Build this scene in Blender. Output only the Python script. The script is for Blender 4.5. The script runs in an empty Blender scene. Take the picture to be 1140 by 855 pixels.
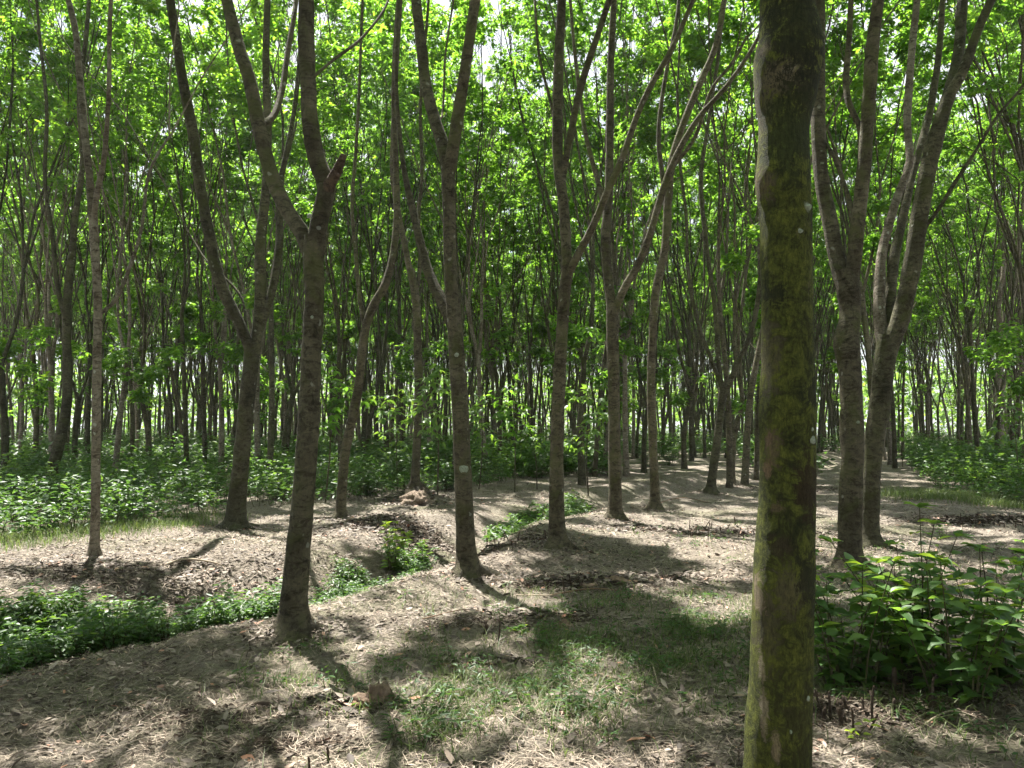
import bpy, math
import numpy as np
from mathutils import Vector

sc = bpy.context.scene
COL = sc.collection
R = math.radians

# ------------------------------------------------------------------ camera, world, sun
PW, PH, FPX, HZ, CAMZ = 1140.0, 855.0, 861.0, 480.0, 1.5
PITCH = math.atan((HZ - PH / 2) / FPX)
cam = bpy.data.cameras.new('camera'); camo = bpy.data.objects.new('camera', cam); COL.objects.link(camo)
camo.location = (0, 0, CAMZ); camo.rotation_euler = (math.pi / 2 + PITCH, 0, 0)
cam.sensor_width = 36; cam.lens = FPX / PW * 36; cam.clip_start = 0.05; cam.clip_end = 2000
sc.camera = camo

SUN_EL, SUN_AZ = R(64), R(-27)          # azimuth from +Y (view direction) towards +X (right)
world = bpy.data.worlds.new('World'); sc.world = world; world.use_nodes = True
wn = world.node_tree
sky = wn.nodes.new('ShaderNodeTexSky'); sky.sky_type = 'NISHITA'; sky.sun_disc = False
sky.sun_elevation = SUN_EL; sky.sun_rotation = SUN_AZ
sky.air_density = 1.3; sky.dust_density = 1.5; sky.ozone_density = 1.0
bgn = wn.nodes['Background']; bgn.inputs['Strength'].default_value = 0.05
tcw = wn.nodes.new('ShaderNodeTexCoord'); nzw = wn.nodes.new('ShaderNodeTexNoise'); nzw.inputs['Scale'].default_value = 2.2; nzw.inputs['Detail'].default_value = 6
wn.links.new(tcw.outputs['Generated'], nzw.inputs['Vector'])
rpw = wn.nodes.new('ShaderNodeValToRGB'); rpw.color_ramp.elements[0].position = .38; rpw.color_ramp.elements[1].position = .52
rpw.color_ramp.elements[0].color = (.35, .35, .35, 1); rpw.color_ramp.elements[1].color = (.95, .95, .95, 1)
wn.links.new(nzw.outputs['Fac'], rpw.inputs[0]); mxw = wn.nodes.new('ShaderNodeMix'); mxw.data_type = 'RGBA'
wn.links.new(rpw.outputs[0], mxw.inputs[0]); wn.links.new(sky.outputs[0], mxw.inputs[6]); mxw.inputs[7].default_value = (6.2, 6.4, 6.7, 1)   # bright thin cloud
wn.links.new(mxw.outputs[2], bgn.inputs['Color'])
sun = bpy.data.lights.new('sun', 'SUN'); suno = bpy.data.objects.new('sun', sun); COL.objects.link(suno)
sun.energy = 5.0; sun.angle = R(0.53); sun.color = (1.0, 0.955, 0.88)
tosun = Vector((math.sin(SUN_AZ) * math.cos(SUN_EL), math.cos(SUN_AZ) * math.cos(SUN_EL), math.sin(SUN_EL)))
suno.rotation_euler = tosun.to_track_quat('Z', 'Y').to_euler()
sc.view_settings.view_transform = 'Standard'; sc.view_settings.look = 'None'
sc.view_settings.exposure = 2.2; sc.view_settings.gamma = 1.0
sc.cycles.max_bounces = 9; sc.cycles.diffuse_bounces = 6; sc.cycles.glossy_bounces = 2
sc.cycles.transmission_bounces = 7; sc.cycles.transparent_max_bounces = 4
sc.cycles.sample_clamp_indirect = 4.0
sc.cycles.use_adaptive_sampling = True; sc.cycles.adaptive_threshold = 0.02

# ------------------------------------------------------------------ helpers
CP, SP = math.cos(PITCH), math.sin(PITCH)
def ray(px, py):
    a = (px - PW / 2) / FPX; b = (PH / 2 - py) / FPX
    return np.array([a, CP - SP * b, SP + CP * b])
def at(px, py, Y):
    d = ray(px, py); return np.array([0, 0, CAMZ]) + d * (Y / d[1])

def _h(ix, iy, iz, seed):
    n = (ix * 374761393 + iy * 668265263 + iz * 2147483647 + seed * 1274126177) & 0xFFFFFFFF
    n = ((n ^ (n >> 13)) * 1274126177) & 0xFFFFFFFF
    n = (n ^ (n >> 16)) & 0xFFFFFFFF
    n = (n * 2246822519) & 0xFFFFFFFF
    return ((n ^ (n >> 15)) & 0xFFFF) / 65535.0
def vn(x, y, z=0.0, seed=0):
    x, y, z = np.broadcast_arrays(np.asarray(x, float), np.asarray(y, float), np.asarray(z, float))
    ix, iy, iz = np.floor(x).astype(np.int64), np.floor(y).astype(np.int64), np.floor(z).astype(np.int64)
    fx, fy, fz = x - ix, y - iy, z - iz
    fx, fy, fz = [f * f * (3 - 2 * f) for f in (fx, fy, fz)]
    r = 0
    for a in (0, 1):
        for b in (0, 1):
            for c in (0, 1):
                w = (fx if a else 1 - fx) * (fy if b else 1 - fy) * (fz if c else 1 - fz)
                r = r + w * _h(ix + a, iy + b, iz + c, seed)
    return r * 2 - 1

def flat(px, py):
    d = ray(px, py); t = -CAMZ / d[2]; return np.array([d[0] * t, d[1] * t])
DITCH = np.array([flat(*p) for p in [(-420, 800), (-150, 748), (0, 716), (120, 694), (230, 672), (330, 645), (410, 622),
                                      (500, 598), (570, 577), (640, 561), (720, 548), (800, 536), (900, 524), (940, 508), (965, 498)]])
def seg_dist(x, y, L):
    best = np.full(np.shape(x), 1e9); 
    for a, b in zip(L[:-1], L[1:]):
        d = b - a; t = np.clip(((x - a[0]) * d[0] + (y - a[1]) * d[1]) / (d @ d), 0, 1)
        best = np.minimum(best, np.hypot(x - a[0] - t * d[0], y - a[1] - t * d[1]))
    return best
MOUND = [(flat(462, 558), 0.24, 0.60), (flat(425, 580), 0.12, 0.9), (flat(230, 612), 0.10, 1.3), (flat(60, 640), 0.10, 1.0),
         (flat(660, 650), 0.07, 0.5), (flat(760, 515), 0.25, 3.0), (flat(700, 560), 0.10, 1.2), (flat(960, 800), 0.05, 0.25)]
def gh(x, y):
    x = np.asarray(x, float); y = np.asarray(y, float)
    w = vn(x * .5, y * .5, 0, 9) * .25
    d = seg_dist(x + w, y, DITCH)
    h = (-0.28 - .14 * np.exp(-((y - 10) / 3) ** 2)) * np.exp(-(d * (1 + .25 * vn(x * 2.4, y * 2.4, 0, 12)) / 0.70) ** 2) * (1 + .25 * vn(x * 4, y * 4, 0, 13)) + 0.07 * np.exp(-((d - 1.25) / 0.45) ** 2)
    for c, a, s in MOUND:
        h = h + a * np.exp(-((x - c[0]) ** 2 + (y - c[1]) ** 2) / (s * s))
    h = h + 0.05 * vn(x * .35, y * .35, 0, 1) + 0.030 * vn(x * 1.1, y * 1.1, 0, 2) + 0.016 * vn(x * 3.1, y * 3.1, 0, 3)
    near = np.clip(1 - np.hypot(x, y) / 22, 0, 1)
    h = h + near * (0.012 * vn(x * 8, y * 8, 0, 4) + 0.010 * np.abs(vn(x * 19, y * 19, 0, 5)))
    return h
def ground_at(px, py):
    d = ray(px, py); t = np.linspace(1.0, 90, 4000)
    X, Y, Z = d[0] * t, d[1] * t, CAMZ + d[2] * t
    k = np.nonzero(Z < gh(X, Y))[0]
    i = k[0] if len(k) else -1
    return np.array([X[i], Y[i], float(gh(X[i], Y[i]))])

def mesh(name, V, F, mat=None, smooth=True):
    """V (n,3); F list of (m,k) index arrays"""
    V = np.asarray(V, np.float32); Fs = [np.asarray(f, np.int32) for f in (F if isinstance(F, list) else [F]) if len(f)]
    me = bpy.data.meshes.new(name)
    me.vertices.add(len(V)); me.vertices.foreach_set('co', V.ravel())
    li = np.concatenate([f.ravel() for f in Fs]); tot = np.concatenate([np.full(len(f), f.shape[1], np.int32) for f in Fs])
    me.loops.add(len(li)); me.loops.foreach_set('vertex_index', li)
    me.polygons.add(len(tot)); me.polygons.foreach_set('loop_start', np.concatenate([[0], np.cumsum(tot)[:-1]]).astype(np.int32))
    me.polygons.foreach_set('use_smooth', np.full(len(tot), smooth))
    me.update(calc_edges=True)
    if mat: me.materials.append(mat)
    return me
def obj(name, me, parent=None, loc=None):
    o = bpy.data.objects.new(name, me); COL.objects.link(o)
    if parent: o.parent = parent
    if loc is not None: o.location = [float(v) for v in loc]
    return o
def tag(o, label=None, cat=None, group=None, kind=None):
    if label: o['label'] = label
    if cat: o['category'] = cat
    if group: o['group'] = group
    if kind: o['kind'] = kind
    return o
def empty(name, loc, label, cat, group=None, rz=0, s=1):
    o = obj(name, None, None, loc); o.rotation_euler = (0, 0, rz); o.scale = (s, s, s)
    o.empty_display_size = .2
    return tag(o, label, cat, group)
def copy_tree(root, loc, rz, s, label, group, tilt=(0, 0)):
    r = root.copy(); COL.objects.link(r); r.location = [float(v) for v in loc]
    r.rotation_euler = (tilt[0], tilt[1], rz); r.scale = (s, s, s)
    r['label'] = label; r['group'] = group
    for ch in root.children:
        c = ch.copy(); COL.objects.link(c); c.parent = r
    return r

class MB:
    def __init__(s): s.V = []; s.Q = []; s.n = 0
    def add(s, V, Q):
        s.V.append(V); s.Q.append(np.asarray(Q) + s.n); s.n += len(V)
    def mesh(s, name, mat, off=None, smooth=True):
        V = np.concatenate(s.V)
        if off is not None: V = V - np.asarray(off)
        by = {}
        for q in s.Q: by.setdefault(q.shape[1], []).append(q)
        return mesh(name, V, [np.concatenate(v) for v in by.values()], mat, smooth)

def smooth_line(P, n):
    """Catmull-Rom through P (k,m) -> n samples"""
    P = np.asarray(P, float)
    if len(P) == 2: P = np.array([P[0], (P[0] + P[1]) / 2, P[1]])
    E = np.concatenate([[2 * P[0] - P[1]], P, [2 * P[-1] - P[-2]]])
    d = np.concatenate([[0], np.cumsum(np.linalg.norm(np.diff(P[:, :3], axis=0), axis=1))]); d /= d[-1]
    out = []
    for u in np.linspace(0, 1, n):
        i = min(np.searchsorted(d, u, 'right') - 1, len(P) - 2); t = (u - d[i]) / max(d[i + 1] - d[i], 1e-9)
        p0, p1, p2, p3 = E[i:i + 4]
        out.append(.5 * (2 * p1 + (p2 - p0) * t + (2 * p0 - 5 * p1 + 4 * p2 - p3) * t * t + (3 * p1 - p0 - 3 * p2 + p3) * t ** 3))
    return np.array(out)
def tube(P, r, k=8, rough=0.0, seed=0, cap=False, nf=7.0):
    P = np.asarray(P, float); n = len(P); r = np.broadcast_to(np.asarray(r, float), (n,))
    T = np.gradient(P, axis=0); T /= np.linalg.norm(T, axis=1)[:, None] + 1e-12
    ref = np.array([1.0, 0, 0]) if abs(T[0][0]) < .8 else np.array([0, 1.0, 0])
    A = np.empty_like(P)
    for i in range(n):
        a = ref - T[i] * (ref @ T[i]); a /= np.linalg.norm(a) + 1e-12; A[i] = a; ref = a
    B = np.cross(T, A)
    th = np.linspace(0, 2 * np.pi, k, endpoint=False)
    C = np.cos(th)[None, :, None]; S = np.sin(th)[None, :, None]
    D = A[:, None] * C + B[:, None] * S
    V = P[:, None] + D * r[:, None, None]
    if rough:
        q = V
        nz = .6 * vn(q[..., 0] * nf, q[..., 1] * nf, q[..., 2] * nf * .55, seed) + .4 * vn(q[..., 0] * nf * 3, q[..., 1] * nf * 3, q[..., 2] * nf * 2.4, seed + 1)
        V = V + D * (rough * nz * r[:, None])[..., None]
    V = V.reshape(-1, 3)
    i, j = np.meshgrid(np.arange(n - 1), np.arange(k), indexing='ij'); j2 = (j + 1) % k
    Q = np.stack([i * k + j, i * k + j2, (i + 1) * k + j2, (i + 1) * k + j], -1).reshape(-1, 4)
    if cap:
        V = np.concatenate([V, [P[-1] + T[-1] * r[-1] * .15]]); c = len(V) - 1; b = (n - 1) * k
        j = np.arange(k); Q = np.concatenate([Q, np.stack([b + j, b + (j + 1) % k, np.full(k, c), np.full(k, c)], -1)[:, [0, 1, 2, 2]]])
        tri = np.stack([b + j, b + (j + 1) % k, np.full(k, c)], -1)
        return V, Q[:-k], tri
    return V, Q
def add_tube(mb, *a, **k):
    o = tube(*a, **k); mb.add(o[0], o[1])
    if len(o) == 3:
        mb.Q.append(np.asarray(o[2]) + mb.n - len(o[0]))

def nrm(v): return v / (np.linalg.norm(v, axis=-1, keepdims=True) + 1e-9)
def leaf_mesh(P, D, N, L, W, fold=.14, droop=.10):
    """6-vertex folded leaves"""
    n = len(P); D = nrm(D); S = nrm(np.cross(D, N)); N = np.cross(S, D)
    L = np.broadcast_to(L, (n,))[:, None]; W = np.broadcast_to(W, (n,))[:, None]
    b = P; t = P + D * L - N * L * droop
    r1 = P + D * L * .33 + S * W * .46 + N * W * fold; l1 = P + D * L * .33 - S * W * .46 + N * W * fold
    r2 = P + D * L * .70 + S * W * .38 + N * (W * fold * .6 - L * droop * .4); l2 = P + D * L * .70 - S * W * .38 + N * (W * fold * .6 - L * droop * .4)
    V = np.stack([b, r1, r2, t, l2, l1], 1).reshape(-1, 3)
    k = np.arange(n)[:, None] * 6
    Q = np.concatenate([k + [0, 1, 2, 3], k + [0, 3, 4, 5]])
    return V, Q
def rhombus(P, D, N, L, W):
    n = len(P); D = nrm(D); S = nrm(np.cross(D, N)); N = np.cross(S, D)
    L = np.broadcast_to(L, (n,))[:, None]; W = np.broadcast_to(W, (n,))[:, None]
    V = np.stack([P, P + D * L * .45 + S * W * .5 + N * W * .12, P + D * L, P + D * L * .45 - S * W * .5 + N * W * .12], 1).reshape(-1, 3)
    return V, np.arange(n)[:, None] * 4 + [0, 1, 2, 3]
def sph(rng, n):
    return nrm(rng.normal(size=(n, 3)))
def clusters(rng, tips, dirs, npet, L=.18, W=.08, pet=.22, spread=1.0):
    """whorls of trifoliate leaves at twig tips -> leaf arrays"""
    n = len(tips); P0 = np.repeat(tips, npet, 0); D0 = np.repeat(dirs, npet, 0); m = len(P0)
    o = sph(rng, m); o[:, 2] = o[:, 2] * .55 + .12
    d = nrm(o * spread + D0 * .25)
    pl = pet * rng.uniform(.5, 1.3, m)[:, None]
    E = P0 - D0 * rng.uniform(0, .28, m)[:, None] + d * pl
    out = []
    side = nrm(np.cross(d, np.array([0, 0, 1.0]) + .01))
    for s in (-1, 0, 1):
        dd = nrm(d * (.9 if s == 0 else .45) + side * s * .8 + np.array([0, 0, -.45]) + rng.normal(size=(m, 3)) * .18)
        N = nrm(np.array([0, 0, 1.0]) + rng.normal(size=(m, 3)) * .38)
        out.append((E, dd, N, L * rng.uniform(.75, 1.2, m), W * rng.uniform(.8, 1.15, m)))
    return [np.concatenate([o[i] for o in out]) for i in range(5)]

# ------------------------------------------------------------------ materials
def newmat(name):
    m = bpy.data.materials.new(name); m.use_nodes = True; nt = m.node_tree
    return m, nt, nt.nodes['Principled BSDF']
def ramp(nt, src, stops, interp='LINEAR'):
    r = nt.nodes.new('ShaderNodeValToRGB'); r.color_ramp.interpolation = interp
    e = r.color_ramp.elements
    while len(e) < len(stops): e.new(.5)
    for k, (p, c) in enumerate(stops):
        e[k].position = p; e[k].color = (*c, 1) if len(c) == 3 else c
    nt.links.new(src, r.inputs[0]); return r.outputs[0]
def noise(nt, vec, scale, detail=4, rough=.6, dist=0.0):
    n = nt.nodes.new('ShaderNodeTexNoise'); n.inputs['Scale'].default_value = scale
    n.inputs['Detail'].default_value = detail; n.inputs['Roughness'].default_value = rough
    n.inputs['Distortion'].default_value = dist
    nt.links.new(vec, n.inputs['Vector']); return n.outputs['Fac']
def mixc(nt, fac, a, b, mode='MIX'):
    m = nt.nodes.new('ShaderNodeMix'); m.data_type = 'RGBA'; m.blend_type = mode
    for s, v in ((m.inputs[0], fac), (m.inputs[6], a), (m.inputs[7], b)):
        if isinstance(v, bpy.types.NodeSocket): nt.links.new(v, s)
        else: s.default_value = v if not isinstance(v, tuple) else (*v, 1)
    return m.outputs[2]
def math_(nt, op, a, b=None, clamp=False):
    m = nt.nodes.new('ShaderNodeMath'); m.operation = op; m.use_clamp = clamp
    for s, v in ((m.inputs[0], a), (m.inputs[1], b)):
        if v is None: continue
        if isinstance(v, bpy.types.NodeSocket): nt.links.new(v, s)
        else: s.default_value = v
    return m.outputs[0]
def coords(nt, scale=(1, 1, 1), which='Object'):
    c = nt.nodes.new('ShaderNodeTexCoord'); m = nt.nodes.new('ShaderNodeMapping'); m.inputs['Scale'].default_value = scale
    nt.links.new(c.outputs[which], m.inputs['Vector']); return m.outputs[0]
def bump(nt, b, h, strength, dist):
    n = nt.nodes.new('ShaderNodeBump'); n.inputs['Strength'].default_value = strength; n.inputs['Distance'].default_value = dist
    nt.links.new(h, n.inputs['Height']); nt.links.new(n.outputs[0], b.inputs['Normal'])

def leaf_mat(name, dark, light, trans, tmix=.45, spec=.35, rough=.38, yellow=None):
    m, nt, b = newmat(name)
    g = nt.nodes.new('ShaderNodeNewGeometry'); oi = nt.nodes.new('ShaderNodeObjectInfo')
    f = math_(nt, 'ADD', math_(nt, 'MULTIPLY', g.outputs['Random Per Island'], .75), math_(nt, 'MULTIPLY', oi.outputs['Random'], .25))
    st = [(0, dark), (.55, tuple((a + c) / 2 for a, c in zip(dark, light))), (.93, light)]
    if yellow: st.append((1.0, yellow))
    c = ramp(nt, f, st)
    nt.links.new(c, b.inputs['Base Color'])
    b.inputs['Roughness'].default_value = rough; b.inputs['Specular IOR Level'].default_value = spec
    tr = nt.nodes.new('ShaderNodeBsdfTranslucent')
    tc = ramp(nt, f, [(0, tuple(v * .55 for v in trans)), (.6, trans), (1, tuple(min(1, v * q) for v, q in zip(trans, (1.75, 1.3, 1.0))))])
    nt.links.new(tc, tr.inputs['Color'])
    mx = nt.nodes.new('ShaderNodeMixShader'); mx.inputs[0].default_value = tmix
    nt.links.new(b.outputs[0], mx.inputs[1]); nt.links.new(tr.outputs[0], mx.inputs[2])
    nt.links.new(mx.outputs[0], nt.nodes['Material Output'].inputs['Surface'])
    return m
M = {}
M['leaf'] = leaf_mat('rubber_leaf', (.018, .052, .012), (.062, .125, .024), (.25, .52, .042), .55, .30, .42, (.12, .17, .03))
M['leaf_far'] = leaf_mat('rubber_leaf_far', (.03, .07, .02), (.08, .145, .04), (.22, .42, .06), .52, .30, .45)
M['weed'] = leaf_mat('weed_leaf', (.020, .052, .016), (.060, .115, .032), (.14, .30, .040), .32, .30, .45)
M['bush'] = leaf_mat('bush_leaf', (.040, .095, .030), (.105, .185, .050), (.27, .48, .05), .42, .30, .42)
M['bush_yellow'] = leaf_mat('young_yellow_leaf', (.12, .21, .02), (.24, .30, .03), (.40, .56, .04), .5, .4, .4)
M['grass'] = leaf_mat('grass_blade', (.045, .078, .020), (.120, .145, .050), (.15, .24, .055), .32, .25, .5, (.22, .18, .10))

def bark(name, c1, c2, c3, lich=.5, moss=None, bs=1.0):
    m, nt, b = newmat(name)
    v = coords(nt); vz = coords(nt, (1, 1, .35)); vr = coords(nt, (1.6, 1.6, 4.2))
    oi = nt.nodes.new('ShaderNodeObjectInfo')
    big = noise(nt, v, 2.2, 5, .65, .3); mid = noise(nt, v, 11, 5, .7, .6); ring = noise(nt, vr, 3.4, 7, .80, 1.6); fine = noise(nt, vz, 60, 4, .75)
    col = mixc(nt, ramp(nt, big, [(.38, (0, 0, 0)), (.62, (1, 1, 1))]), c1, c2)
    col = mixc(nt, ramp(nt, mid, [(.50, (0, 0, 0)), (.66, (1, 1, 1))]), col, c3)
    dk = ramp(nt, ring, [(.41, (.26, .24, .20)), (.49, (.95, .95, .95)), (.57, (1.0, 1.0, 1.0)), (.66, (1.5, 1.5, 1.42))])
    col = mixc(nt, .8, col, dk, 'MULTIPLY')
    col = mixc(nt, .7, col, ramp(nt, fine, [(.3, (.55, .55, .55)), (.62, (1, 1, 1))]), 'MULTIPLY')
    if moss:
        mm = ramp(nt, noise(nt, v, 3.3, 5, .65, .5), [(.50, (0, 0, 0)), (.62, (1, 1, 1))])
        col = mixc(nt, math_(nt, 'MULTIPLY', mm, moss[1]), col, moss[0])
    vo = nt.nodes.new('ShaderNodeTexVoronoi'); vo.inputs['Scale'].default_value = 9
    vd = nt.nodes.new('ShaderNodeVectorMath'); nt.links.new(v, vd.inputs[0])
    nn = nt.nodes.new('ShaderNodeTexNoise'); nn.inputs['Scale'].default_value = 18; nt.links.new(v, nn.inputs['Vector'])
    vs = nt.nodes.new('ShaderNodeVectorMath'); vs.operation = 'SCALE'; vs.inputs['Scale'].default_value = .06; nt.links.new(nn.outputs['Color'], vs.inputs[0])
    nt.links.new(vs.outputs[0], vd.inputs[1]); nt.links.new(vd.outputs[0], vo.inputs['Vector'])
    sp = ramp(nt, vo.outputs['Distance'], [(.13, (1, 1, 1)), (.20, (0, 0, 0))])
    pick = ramp(nt, vo.outputs['Color'], [(.62, (0, 0, 0)), (.66, (1, 1, 1))])
    col = mixc(nt, math_(nt, 'MULTIPLY', math_(nt, 'MULTIPLY', sp, pick), lich), col, (.36, .38, .33))
    col = mixc(nt, .22, col, ramp(nt, oi.outputs['Random'], [(0, (.2, .2, .15)), (1, (1.8, 1.75, 1.6))]), 'MULTIPLY')
    nt.links.new(col, b.inputs['Base Color']); b.inputs['Roughness'].default_value = .9; b.inputs['Specular IOR Level'].default_value = .2
    h = math_(nt, 'ADD', math_(nt, 'ADD', math_(nt, 'MULTIPLY', ring, .8), mid), math_(nt, 'MULTIPLY', fine, .5))
    bump(nt, b, h, 1.0 * bs, .022)
    return m
M['bark'] = bark('rubber_bark', (.066, .056, .036), (.140, .126, .086), (.038, .033, .022), .4, ((.070, .078, .026), .6))
M['bark_pale'] = bark('pale_bark', (.15, .125, .095), (.26, .235, .19), (.09, .07, .05), .8)
M['bark_dark'] = bark('dark_bark', (.050, .047, .029), (.108, .102, .066), (.030, .028, .016), .35, ((.052, .060, .018), .6))
M['stub_bark'] = bark('reddish_bark', (.09, .062, .043), (.15, .11, .08), (.05, .036, .025), .3)

def simple(name, c1, c2, scale=20, rough=.85, bs=.5, island=False):
    m, nt, b = newmat(name)
    if island:
        g = nt.nodes.new('ShaderNodeNewGeometry'); f = g.outputs['Random Per Island']
    else: f = noise(nt, coords(nt), scale, 5, .65)
    lo, hi = (0, 1) if island else (.35, .65)
    nt.links.new(ramp(nt, f, [(lo, c1), (hi, c2)]), b.inputs['Base Color']); b.inputs['Roughness'].default_value = rough
    b.inputs['Specular IOR Level'].default_value = .25
    if not island: bump(nt, b, f, bs, .02)
    return m
M['stub'] = simple('stub_bark', (.022, .016, .011), (.085, .060, .043), 45, .95, 1.0)
M['stem'] = simple('weed_stem', (.040, .034, .018), (.085, .080, .035), 15)
M['earth'] = simple('dry_earth_clod', (.07, .048, .035), (.24, .17, .125), 14, .95, 1.0)
M['mound'] = simple('straw_earth', (.085, .062, .045), (.30, .235, .18), 38, .95, 1.5)
M['wood_pale'] = simple('weathered_stick', (.22, .17, .12), (.36, .30, .23), 25)
M['wood_dark'] = simple('cut_wood', (.10, .060, .035), (.20, .13, .085), 18)
M['lichen'] = simple('lichen', (.13, .16, .11), (.27, .30, .24), 90)
M['straw'] = simple('dry_straw', (.040, .030, .022), (.40, .33, .26), island=True)
def litter_mat():
    m, nt, b = newmat('dead_leaf')
    g = nt.nodes.new('ShaderNodeNewGeometry')
    c = ramp(nt, g.outputs['Random Per Island'], [(0, (.035, .024, .018)), (.35, (.080, .060, .045)), (.7, (.15, .12, .095)), (.93, (.26, .215, .18)), (1, (.38, .18, .11))])
    nt.links.new(c, b.inputs['Base Color']); b.inputs['Roughness'].default_value = .75
    return m
M['litter'] = litter_mat()
def ground_mat():
    m, nt, b = newmat('forest_floor')
    v = coords(nt)
    a = noise(nt, v, .6, 5, .6, .5); c = noise(nt, v, 3.5, 6, .7, .4); d = noise(nt, v, 22, 6, .75, .8); f = noise(nt, v, 120, 4, .8, 1.2)
    col = mixc(nt, ramp(nt, c, [(.36, (0, 0, 0)), (.62, (1, 1, 1))]), (.095, .076, .058), (.215, .188, .155))
    col = mixc(nt, ramp(nt, d, [(.42, (0, 0, 0)), (.66, (1, 1, 1))]), col, (.33, .29, .245))
    col = mixc(nt, ramp(nt, d, [(.34, (1, 1, 1)), (.44, (0, 0, 0))]), col, (.050, .036, .026))
    gm = math_(nt, 'MULTIPLY', ramp(nt, a, [(.46, (0, 0, 0)), (.62, (1, 1, 1))]), ramp(nt, d, [(.42, (.15, .15, .15)), (.6, (.85, .85, .85))]))
    col = mixc(nt, gm, col, (.11, .125, .055))
    col = mixc(nt, .8, col, ramp(nt, f, [(.32, (.35, .32, .30)), (.55, (1, 1, 1)), (.7, (1.3, 1.28, 1.25))]), 'MULTIPLY')
    nt.links.new(col, b.inputs['Base Color']); b.inputs['Roughness'].default_value = .95; b.inputs['Specular IOR Level'].default_value = .15
    h = math_(nt, 'ADD', math_(nt, 'MULTIPLY', d, 1.0), math_(nt, 'MULTIPLY', f, .6))
    bump(nt, b, h, .9, .03)
    return m
M['ground'] = ground_mat()

def near_bark():
    """mossy bark of the trunk beside the camera; spots are bark marks plus painted sunlight on the left edge, at fixed places (object space)"""
    m, nt, b = newmat('mossy_bark')
    v = coords(nt); vz = coords(nt, (1, 1, .3)); vr = coords(nt, (1, 1, 3.2))
    big = noise(nt, v, 3.2, 6, .7, .6); mid = noise(nt, v, 16, 8, .78, .8); fine = noise(nt, vz, 85, 6, .85); ring = noise(nt, vr, 7, 4, .7)
    moss = mixc(nt, ramp(nt, mid, [(.42, (0, 0, 0)), (.60, (1, 1, 1))]), (.028, .034, .009), (.105, .118, .020))
    brown = mixc(nt, ramp(nt, mid, [(.4, (0, 0, 0)), (.62, (1, 1, 1))]), (.10, .075, .050), (.20, .150, .110))
    mk = ramp(nt, big, [(.22, (0, 0, 0)), (.36, (1, 1, 1))])
    col = mixc(nt, mk, brown, moss)
    dk = ramp(nt, noise(nt, v, 4.6, 5, .68, 1.0), [(.53, (0, 0, 0)), (.64, (1, 1, 1))])
    col = mixc(nt, math_(nt, 'MULTIPLY', dk, .85), col, (.022, .025, .010))
    geo = nt.nodes.new('ShaderNodeTexCoord')
    def spot(c, r, colr, k=1.0, sq=(1, 1, 1), edge=.35, warp=.6):
        s = nt.nodes.new('ShaderNodeVectorMath'); s.operation = 'SUBTRACT'; nt.links.new(geo.outputs['Object'], s.inputs[0]); s.inputs[1].default_value = c
        q = nt.nodes.new('ShaderNodeVectorMath'); q.operation = 'MULTIPLY'; nt.links.new(s.outputs[0], q.inputs[0]); q.inputs[1].default_value = sq
        l = nt.nodes.new('ShaderNodeVectorMath'); l.operation = 'LENGTH'; nt.links.new(q.outputs[0], l.inputs[0])
        dd = math_(nt, 'ADD', math_(nt, 'DIVIDE', l.outputs['Value'], r), math_(nt, 'ADD', math_(nt, 'MULTIPLY', math_(nt, 'SUBTRACT', mid, .5), 4.2), math_(nt, 'MULTIPLY', math_(nt, 'SUBTRACT', fine, .5), 2.0)))
        mm = ramp(nt, dd, [(1 - edge, (1, 1, 1)), (1.0, (0, 0, 0))])
        return math_(nt, 'MULTIPLY', mm, k), colr
    S = NEAR_SPOTS
    for (c, r, colr, k, sq) in S:
        fm, cc = spot(c, r, colr, k, sq); col = mixc(nt, fm, col, cc)
    col = mixc(nt, .85, col, ramp(nt, fine, [(.36, (.32, .32, .30)), (.52, (.95, .95, .95)), (.66, (1.45, 1.42, 1.35))]), 'MULTIPLY')
    nt.links.new(col, b.inputs['Base Color']); b.inputs['Roughness'].default_value = .92; b.inputs['Specular IOR Level'].default_value = .2
    h = math_(nt, 'ADD', math_(nt, 'ADD', math_(nt, 'MULTIPLY', ring, .5), mid), math_(nt, 'MULTIPLY', fine, .6))
    bump(nt, b, h, 1.0, .022)
    return m

# ------------------------------------------------------------------ ground
nx, ny = 520, 640
s = np.linspace(-1, 1, nx); gx = .95 * np.sinh(s * 6.4)
s = np.linspace(-1, 1, ny); gy = np.where(s < 0, 5 + .35 * np.sinh(s * 4.6), 5 + 1.1 * np.sinh(s * 6.3))
X, Y = np.meshgrid(gx, gy); Z = gh(X, Y)
i, j = np.meshgrid(np.arange(ny - 1), np.arange(nx - 1), indexing='ij')
Q = np.stack([i * nx + j, i * nx + j + 1, (i + 1) * nx + j + 1, (i + 1) * nx + j], -1).reshape(-1, 4)
tag(obj('ground', mesh('ground', np.stack([X, Y, Z], -1).reshape(-1, 3), Q, M['ground'])), kind='structure')

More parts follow.
